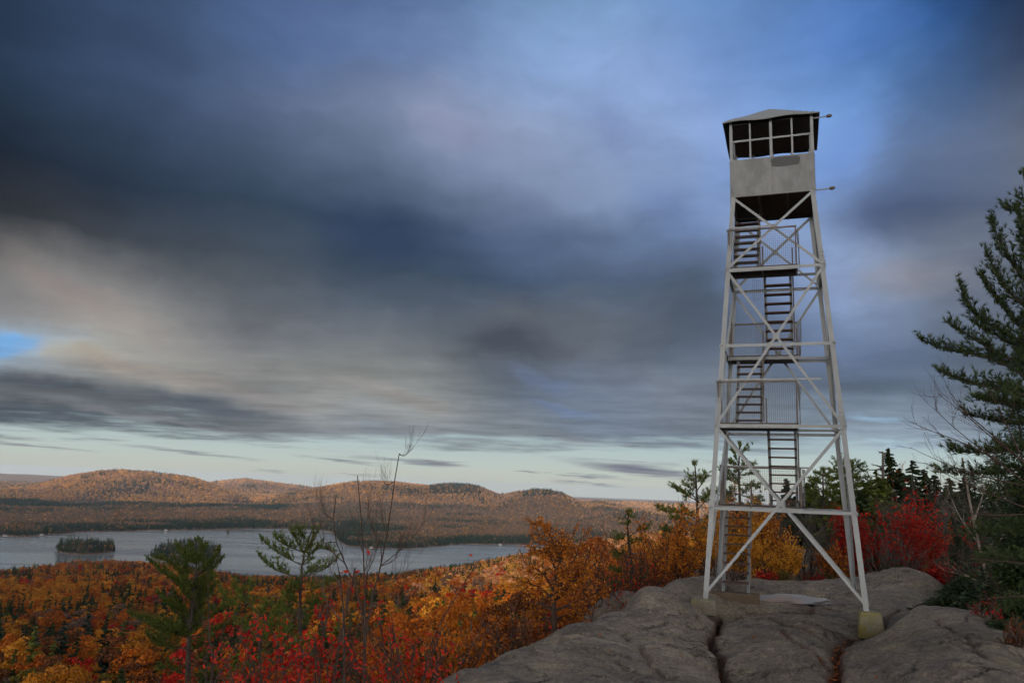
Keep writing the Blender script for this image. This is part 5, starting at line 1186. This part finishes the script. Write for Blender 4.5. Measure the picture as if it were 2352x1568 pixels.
red_bush('red-leaved shrub at the bottom edge, middle one of three, under the bare saplings', (760, 1700), [(690, 1520, 24, 44), (720, 1470, 16, 26), (745, 1430, 14, 14), (735, 1400, 10, 8), (720, 1540, 26, 46), (770, 1560, 22, 30), (745, 1495, 22, 36), (800, 1510, 20, 22), (680, 1560, 26, 44), (850, 1545, 26, 30), (780, 1470, 14, 12), (762, 1385, 6, 4), (783, 1320, 8, 3), (804, 1352, 10, 6), (818, 1312, 6, 3)], 7.2, .048)
red_bush('red-leaved shrub at the bottom edge, right one of three, beside the sloping rock', (930, 1700), [(895, 1440, 16, 16), (910, 1480, 22, 24), (945, 1525, 22, 34), (975, 1545, 20, 34), (1005, 1520, 20, 22), (885, 1530, 24, 30), (900, 1560, 24, 34), (1000, 1560, 20, 26), (1010, 1460, 10, 8), (870, 1420, 10, 6), (950, 1480, 16, 12), (1025, 1490, 12, 10)], 8.2, .05)
for x, y, h_, w_, lb in ((500, 1560, 2.2, 2.2, 'dark tangle of rust-leaved brush under the left pine'), (960, 1500, 2.4, 2.6, 'rust-leaved brush behind the right red shrub'), (1100, 1490, 1.6, 1.6, 'low orange-brown bush against the left flank of the rock'), (1160, 1478, 1.4, 1.4, 'small rusty bush just left of the orange oak')):
    p = at(x, y, 15); shrub('rust_shrub', lb, p-UP*h_*.6, h_, w_, 'rust_leaf' if x != 1100 else 'orange_leaf', 900, .07)
# ------------------------------------------------------------------ vegetation behind the tower and on the right
def bush_px(name, label, x, ytop, Y, w_px, mat, n, size, ybase=None, **kw):
    """shrub whose crown top is at (x, ytop), width w_px, rooted on the ground at depth Y"""
    b0 = surf_pt(x, ytop, Y); top = at(x, ytop, Y)[2]; h = max(.6, top-b0[2]); return shrub(name, label, b0, h, w_px*PX*Y, mat, n, size, **kw)
K = dict(stems=7, lvl=2, kids=6)
bush_px('orange_shrub', 'orange bush at the left foot of the tower, nearest the left footing', 1560, 1212, 26, 110, 'amber_leaf', 4200, .085, **K)
bush_px('orange_shrub', 'brightest orange-gold bush seen through the lowest stair flight', 1684, 1190, 27, 150, 'gold_leaf', 8500, .085, **K)
bush_px('orange_shrub', 'tall orange bush right of the lowest stair flight with a darker crown', 1748, 1168, 28, 90, 'amber_leaf', 4200, .085, **K)
bush_px('orange_shrub', 'rounded golden bush behind the puddle', 1796, 1228, 27, 90, 'gold_leaf', 3600, .085, **K)
bush_px('orange_shrub', 'orange-brown bush tucked between the left tower leg and the open pine', 1618, 1180, 29, 100, 'amber_leaf', 4200, .085, **K)
bush_px('red_shrub', 'low crimson bush right behind the rock rim between stair and puddle', 1762, 1296, 25.8, 60, 'red_leaf', 900, .07, stems=6, lvl=1, kids=6)
bush_px('green_shrub', 'small olive-green bush on the rock rim behind the puddle', 1800, 1308, 25.8, 38, 'olive_leaf', 500, .07, stems=6, lvl=1, kids=6)
bush_px('red_shrub', 'thin red and yellow brush right of the granite hump', 1868, 1300, 27, 60, 'red_leaf', 500, .07, stems=8, lvl=1, kids=6)
bush_px('olive_shrub', 'sparse yellowish bush beside the granite hump', 1895, 1290, 28, 60, 'olive_leaf', 500, .07, stems=7, lvl=2, kids=5)
bush_px('maple_shrub', 'bright red maple directly behind the right tower legs', 1962, 1185, 30, 115, 'red_leaf', 5200, .095, **K)
bush_px('maple_shrub', 'orange maple low in front of the red one by the right tower legs', 1925, 1238, 28.5, 75, 'orange_leaf', 2400, .085, **K)
bush_px('maple_shrub', 'largest crimson maple, in the open right of the tower', 2118, 1190, 29, 170, 'red_leaf', 7000, .10, stems=8, lvl=2, kids=6)
bush_px('maple_shrub', 'orange-red maple right behind the largest crimson one', 2185, 1186, 32, 130, 'orange_leaf', 3200, .10, stems=8, lvl=2, kids=6)
bush_px('maple_shrub', 'crimson maple shrub at the right end of the back slab', 2150, 1280, 25, 70, 'red_leaf', 1200, .08, stems=6, lvl=2, kids=5)
bush_px('maple_shrub', 'few-leaved red sapling beside the birch at right', 2215, 1262, 19, 90, 'red_leaf', 260, .075, stems=5, lvl=2, kids=4)
bush_px('orange_tree', 'small orange crown high among the dark conifers', 2004, 1118, 43, 40, 'orange_leaf', 1200, .16, stems=4, lvl=2, kids=5)
# rust and grey undergrowth
for i, (x, yt, Y, w_, mt, n) in enumerate([(1440, 1300, 24, 70, 'red_leaf', 900), (1500, 1270, 26, 80, 'orange_leaf', 1400), (1475, 1235, 32, 90, 'orange_leaf', 1500), (1410, 1255, 34, 80, 'rust_leaf', 1500), (1530, 1235, 33, 70, 'gold_leaf', 1300), (1395, 1330, 24, 70, 'rust_leaf', 900), (1335, 1385, 22, 60, 'red_leaf', 700), (1370, 1300, 30, 80, 'orange_leaf', 1300)]):
    bush_px('ridge_shrub', ['dark red bush left of the dead-topped pine', 'orange bush on the ridge midway between dead pine and tower', 'hazy orange shrub behind the dead-topped pine', 'rust-brown shrub left behind the dead-topped pine', 'golden shrub on the ridge beneath the open pine', 'low rust bush at the rock edge below the dead pine', 'small red bush on the rock edge right of the oak', 'orange shrub between the oak and the dead pine'][i], x, yt, Y, w_, mt, n, .085, **K)
ug = ['bare grey shrub behind the stair, left one', 'bare brush in the gap under the tower, center', 'leafless grey thicket behind the right front leg', 'bare grey tree left of the crimson maple', 'bare pale-stemmed tree over the crimson maple', 'leafless thicket left of the birch', 'bare brown brush beside the right conifers', 'thin grey saplings behind the granite hump', 'leafless grey tree above the orange-red maple', 'bare brown thicket low behind the back slab']
for lb, (x, yt, Y, w_) in zip(ug, [(1720, 1165, 31, 110), (1810, 1170, 34, 120), (1900, 1180, 36, 120), (2050, 1165, 33, 110), (2090, 1150, 34, 120), (2240, 1200, 25, 150), (2200, 1130, 38, 150), (1850, 1200, 30, 90), (2150, 1140, 36, 130), (2040, 1240, 28, 90)]):
    bush_px('bare_shrub', lb, x, yt, Y, w_, None, 0, .1, bark_='grey_bark', stems=8, lvl=3, kids=4, r=.035, cat='shrub')
# conifers of the ridge wood: explicit tops
def conifer_px(x, ytop, Y, label, mat='spruce_needle', R0=None, n=2600, thin=0., droop=.25, z0=.1, size=.34, spiky=1., group=None):
    b0 = surf_pt(x, ytop, Y); h = at(x, ytop, Y)[2]-b0[2]; R0 = R0 or h*.2
    root = empty('spruce_tree', b0, rng.random()*6.28); tag(root, label, 'conifer', group); o = MB(); conifer(o, h, R0, n, size, z0, droop, thin, spiky); o.build('crown', mat, root)
    t = MB(); t.tube([(0, 0, -.5), (0, 0, h*.97)], [.1, .012], 6); t.build('trunk', 'pine_bark', root)
cl = [(1806, 1099, 42, 'slender spruce tip showing between the stair treads', 'spruce_needle', 1.1, .2), (1854, 1108, 44, 'narrow dark spruce right of the second stair flight', 'spruce_needle', 1.2, .1), (1826, 1140, 40, 'short spruce below the narrow one behind the brace crossing', 'spruce_needle', 1.2, 0),
 (2041, 1029, 42, 'tallest pointed spruce on the skyline right of the tower', 'spruce_needle', 1.5, .05), (2012, 1080, 40, 'thin open spruce beside the tallest one', 'pine_needle', 1.1, .35), (2094, 1056, 40, 'flat-layered fir right of the tallest spruce', 'spruce_needle', 1.9, .25), (2066, 1076, 42, 'dark spruce squeezed between tallest spruce and layered fir', 'spruce_needle', 1.6, 0), (2122, 1078, 43, 'fir with a blunt top, second right of the tallest spruce', 'spruce_needle', 1.8, .1), (2146, 1090, 41, 'small pointed spruce left of the big pine boughs', 'spruce_needle', 1.5, .05),
 (1990, 1108, 41, 'olive-green spruce left of the orange crown', 'pine_needle', 1.6, .1), (1975, 1130, 38, 'low dense fir beside the right front leg', 'spruce_needle', 1.8, 0), (2180, 1098, 40, 'dark fir half hidden by bare twigs', 'spruce_needle', 1.9, .1), (2215, 1090, 44, 'dark fir behind the big pine', 'spruce_needle', 2., .1),
 (1870, 1120, 46, 'dark fir left of the twin pines', 'spruce_needle', 2.0, .1), (2030, 1100, 36, 'mid-green fir in front of the tallest spruce', 'pine_needle', 1.7, .1), (1940, 1130, 38, 'dense green fir below the twin pines', 'pine_needle', 1.9, .05), (1700, 1150, 48, 'distant fir behind the tall pine', 'spruce_needle', 1.8, .1), (2270, 1110, 42, 'fir at the far right behind the pine boughs', 'spruce_needle', 2.2, .1), (2320, 1100, 38, 'fir at the right frame edge behind the pine', 'spruce_needle', 2.2, .1)]
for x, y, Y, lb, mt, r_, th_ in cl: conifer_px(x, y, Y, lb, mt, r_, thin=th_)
fill = [(1760, 1190), (1790, 1170), (1835, 1165), (1860, 1160), (1885, 1150), (1905, 1165), (1925, 1150), (1950, 1160), (1985, 1150), (2010, 1150), (2035, 1140), (2060, 1145), (2085, 1130), (2110, 1140), (2135, 1130), (2160, 1140), (2190, 1135), (2220, 1140), (2250, 1150), (2290, 1140), (2330, 1150)]
for i, (x, y) in enumerate(fill):
    conifer_px(x+rng.normal()*5, y+rng.normal()*6, 47+rng.normal()*3, 'dark conifer in the dense wood behind the skyline trees at right', 'spruce_needle' if i % 3 else 'pine_needle', 2.2, n=1800, size=.5, z0=.02, group='conifers filling the wood behind the tower')
# twin pines behind the right legs
for tr_, lb in (([(1893, 1300), (1892, 1200), (1890, 1078)], 'left of two flat-topped pines behind the right tower legs'), ([(1935, 1300), (1932, 1180), (1929, 1060)], 'right of two pines showing between the right tower legs'), ([(1962, 1300), (1961, 1180), (1958, 1060)], 'pine just right of the front leg with one long limb pointing right')):
    x0 = tr_[0][0]; yt = tr_[2][1]; Ls = [[(x0, yt+h), (x0+s*w_*.5, yt+h-4-h*.03), (x0+s*w_, yt+h-6-h*.06)] for h, w_ in ((14, 14), (28, 22), (44, 30), (62, 34), (82, 36), (104, 36), (130, 34)) for s in (-1, 1)]
    if 'long limb' in lb: Ls.append([(x0, yt+60), (x0+30, yt+50), (x0+54, yt+44)])
    hero_pine('white_pine', lb, 40+rng.normal(), tr_, Ls, .12, .6, 10, .2, 13, .024, 'pine_needle', extra=8, el=1.3, bare=.2, rise=.25, lift=.15)
# dead snag on the skyline
z6 = lambda L: [(1722.6+x*.2198, 1004.9+y*.2198) for x, y in L]
hero_broad('dead_snag', 'leafless snag with stubby branches left of the tallest spruce', 40, z6([(1395, 900), (1392, 420), (1388, 150)]), [z6(L) for L in ([(1390, 165), (1360, 150), (1335, 135)], [(1390, 200), (1415, 170), (1430, 150)], [(1388, 300), (1330, 285), (1270, 278)], [(1390, 350), (1310, 335), (1230, 328)], [(1390, 390), (1350, 380), (1330, 375)])], .12, None, .1, 0, 'snag_wood', lvl=0, kids=1, Ls=.3, dsp=.3)
# birch and bare branches on the right

hero_broad('birch_tree', 'leaning birch trunk with peeling pale bark among dark boughs at lower right', 17.5, [(2312, 1500), (2296, 1430), (2280, 1370), (2262, 1300), (2245, 1240), (2232, 1180), (2222, 1120), (2210, 1050)],
 [[(2245, 1240), (2200, 1180), (2180, 1130)], [(2262, 1300), (2300, 1240), (2320, 1180)], [(2232, 1180), (2260, 1130), (2270, 1080)], [(2280, 1370), (2240, 1330), (2200, 1310)]], .05, None, .1, 0, 'birch_bark', lvl=1, kids=5, Ls=.6, dsp=.6)
hero_broad('bare_tree', 'leafless tree at the right edge sending fine twigs out over the skyline', 12.5, [(2480, 1620), (2440, 1350), (2400, 1200), (2370, 1120), (2352, 1060)],
 [z5(L) for L in ([(900, 1500), (760, 1380), (600, 1290), (450, 1260), (350, 1197)], [(900, 1480), (700, 1340), (560, 1230), (480, 1150)], [(880, 1400), (720, 1250), (600, 1150), (540, 1050)], [(900, 1560), (700, 1460), (500, 1390), (380, 1330)], [(900, 1620), (740, 1540), (560, 1460), (450, 1400)], [(900, 1440), (760, 1300), (640, 1190), (505, 1090)], [(900, 1700), (700, 1640), (560, 1600)], [(900, 1350), (800, 1200), (740, 1080)], [(950, 1900), (800, 1840), (650, 1830)], [(950, 2050), (820, 2000), (700, 2010)])],
 .028, None, .1, 0, 'brown_twig', lvl=1, kids=6, Ls=.42, dsp=.5, up=.1, spread=.6)
# dark spruces at the lower right, beyond the rock
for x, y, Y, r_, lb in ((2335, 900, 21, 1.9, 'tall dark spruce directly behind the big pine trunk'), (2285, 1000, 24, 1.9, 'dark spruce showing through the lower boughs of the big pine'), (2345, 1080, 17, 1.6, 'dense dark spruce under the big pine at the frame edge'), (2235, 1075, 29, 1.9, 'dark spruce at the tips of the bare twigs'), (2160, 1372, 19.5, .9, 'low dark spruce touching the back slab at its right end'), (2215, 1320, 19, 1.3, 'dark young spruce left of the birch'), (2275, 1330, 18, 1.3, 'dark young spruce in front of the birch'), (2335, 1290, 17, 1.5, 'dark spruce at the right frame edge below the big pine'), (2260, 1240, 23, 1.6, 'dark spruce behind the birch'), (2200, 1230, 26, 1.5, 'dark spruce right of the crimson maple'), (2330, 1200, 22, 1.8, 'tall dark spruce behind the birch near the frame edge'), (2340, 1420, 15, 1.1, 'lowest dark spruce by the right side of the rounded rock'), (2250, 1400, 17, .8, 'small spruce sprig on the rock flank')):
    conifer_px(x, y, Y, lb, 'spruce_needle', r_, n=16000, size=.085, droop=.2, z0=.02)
for x, y, Y, w_, mt, n, lb in ((2270, 1395, 15.5, 50, 'red_leaf', 200, 'tiny red shrub glowing in the dark hollow right of the rock'), (2330, 1480, 13.2, 60, 'rust_leaf', 400, 'rusty fern-like bush at the lower right edge'), (2352, 1440, 14.5, 60, 'red_leaf', 150, 'sparse red shrub at the frame edge, lower right')):
    bush_px('low_shrub', lb, x, y, Y, w_, mt, n, .05, stems=6, lvl=1, kids=5)
# fallen leaves lying on the rock
fl_ = MB(); n_ = 1500; fxx = rng.uniform(-1, 14, n_); fyy = rng.uniform(9, 27, n_)
ci_ = np.clip(((fxx-gx[0])/(gx[1]-gx[0])).astype(int), 0, len(gx)-1); cj_ = np.clip(((fyy-gy[0])/(gy[1]-gy[0])).astype(int), 0, len(gy)-1)
kp_ = rng.random(n_) < .12+1.0*litter[ci_, cj_]+.3*crack[ci_, cj_]; ci_, cj_ = ci_[kp_], cj_[kp_]
PT = np.stack([gx[ci_]+rng.uniform(-.03, .03, len(ci_)), gy[cj_]+rng.uniform(-.03, .03, len(ci_)), RZ[ci_, cj_]+.02], -1)
cr_i, cr_j = np.where(litter > .45); kk_ = rng.choice(len(cr_i), 1800); PT2 = np.stack([gx[cr_i[kk_]]+rng.uniform(-.04, .04, 1800), gy[cr_j[kk_]]+rng.uniform(-.04, .04, 1800), RZ[cr_i[kk_], cr_j[kk_]]+.02+rng.random(1800)*.02], -1)
leaves(fl_, np.vstack([PT, PT2]), .06, np.tile([[0, 0, 1.]], (len(PT)+1800, 1)), 1, .7, .45)
tag(fl_.build('fallen_leaves', 'orange_leaf'), 'fallen orange leaves caught in the rock crevices and scattered on the granite', 'leaves', kind='stuff')
# ------------------------------------------------------------------ unseen cloud slab added to shade the land, holes left for sun
def add_shade_cloud():
    H = 1500.; k = (H+60)/SV.z; off = np.array([SV.x*k, SV.y*k]); gx = np.arange(-5200, 5300, 60.); gy = np.arange(-2200, 8400, 60.)
    X, Y = np.meshgrid(gx, gy, indexing='ij'); n = fbm(N1, X/900, Y/900, 5)
    az = np.degrees(np.arctan2(X, Y)); r = np.hypot(X, Y)
    el_ = lambda cx, cy, rx, ry: 1-np.hypot((X-cx)/rx, (Y-cy)/ry)
    lit = np.maximum(np.maximum(el_(-2900, 6000, 1350, 1300), el_(-1150, 6150, 950, 520)), np.maximum(el_(1500, 6600, 900, 2300), el_(-3400, 8600, 900, 500)))
    m = .95+n*.7-2.6*sstep(-.15, .3, lit+fbm(N2, X/420, Y/300, 4)*.45)*sstep(4500, 5000, r)
    m = np.minimum(m, 1.6-np.abs(X)/3300)
    m = np.where((Y < 0), np.minimum(m, 1+Y/2200), m)
    hole = 1-np.hypot((X-20)/np.maximum(120, 60+.3*Y), (Y-745)/620)           # the sunlit slope between oak and lake
    m = np.minimum(m, 1.0-1.75*sstep(-.12, .22, hole+n*.15))
    m = np.minimum(m, 1-1.3*sstep(.0, .5, 1-np.hypot((X-900)/900, (Y-4100)/330)))
    cx_, cy_ = X+off[0], Y+off[1]; m = np.where((cy_ < -400) | ((cx_ < 0) & (cy_ < -.85*cx_-500)), m, -1)
    T = np.clip(m*1.5, 0, 1)**.6*55; top = H+T*(.8+.4*fbm(N2, X/260, Y/260, 4)); bot = H-T*.35*(1+.5*fbm(N3, X/300, Y/300, 4))
    q = np.arange(X.size).reshape(X.shape); msk = (m > .02); cell = msk[:-1, :-1] & msk[1:, :-1] & msk[1:, 1:] & msk[:-1, 1:]
    f = np.stack([q[:-1, :-1], q[1:, :-1], q[1:, 1:], q[:-1, 1:]], -1)[cell]
    o = MB(); XX, YY = X+off[0], Y+off[1]
    o.add(np.stack([XX, YY, top], -1).reshape(-1, 3), f); o.add(np.stack([XX, YY, bot], -1).reshape(-1, 3), f[:, ::-1])
    c = o.build('shade_cloud', 'shade_cloud_white', smooth=True); tag(c, kind='structure')
m, nt, b = new_mat('shade_cloud_white'); b.inputs['Roughness'].default_value = 1; b.inputs['Specular IOR Level'].default_value = 0
nt.links.new(ramp(nt, noise(nt, .002, 5, .6), [(.3, (.6, .6, .62)), (.7, (.8, .8, .8))]), b.inputs['Base Color'])
add_shade_cloud()
# ------------------------------------------------------------------ air
hz = MB(); z0, z1 = -420., 60.; hz.box((0, 4000, (z0+z1)/2), (44000, 40000, z1-z0))
m, nt, b = new_mat('haze'); nt.nodes.remove(b); pv = nd(nt, 'ShaderNodeVolumePrincipled'); pv.inputs['Density'].default_value = 2.9e-5; pv.inputs['Color'].default_value = (.55, .7, .92, 1); pv.inputs['Anisotropy'].default_value = .2
nt.links.new(pv.outputs[0], nt.nodes['Material Output'].inputs['Volume'])
tag(hz.build('haze', 'haze'), kind='stuff')
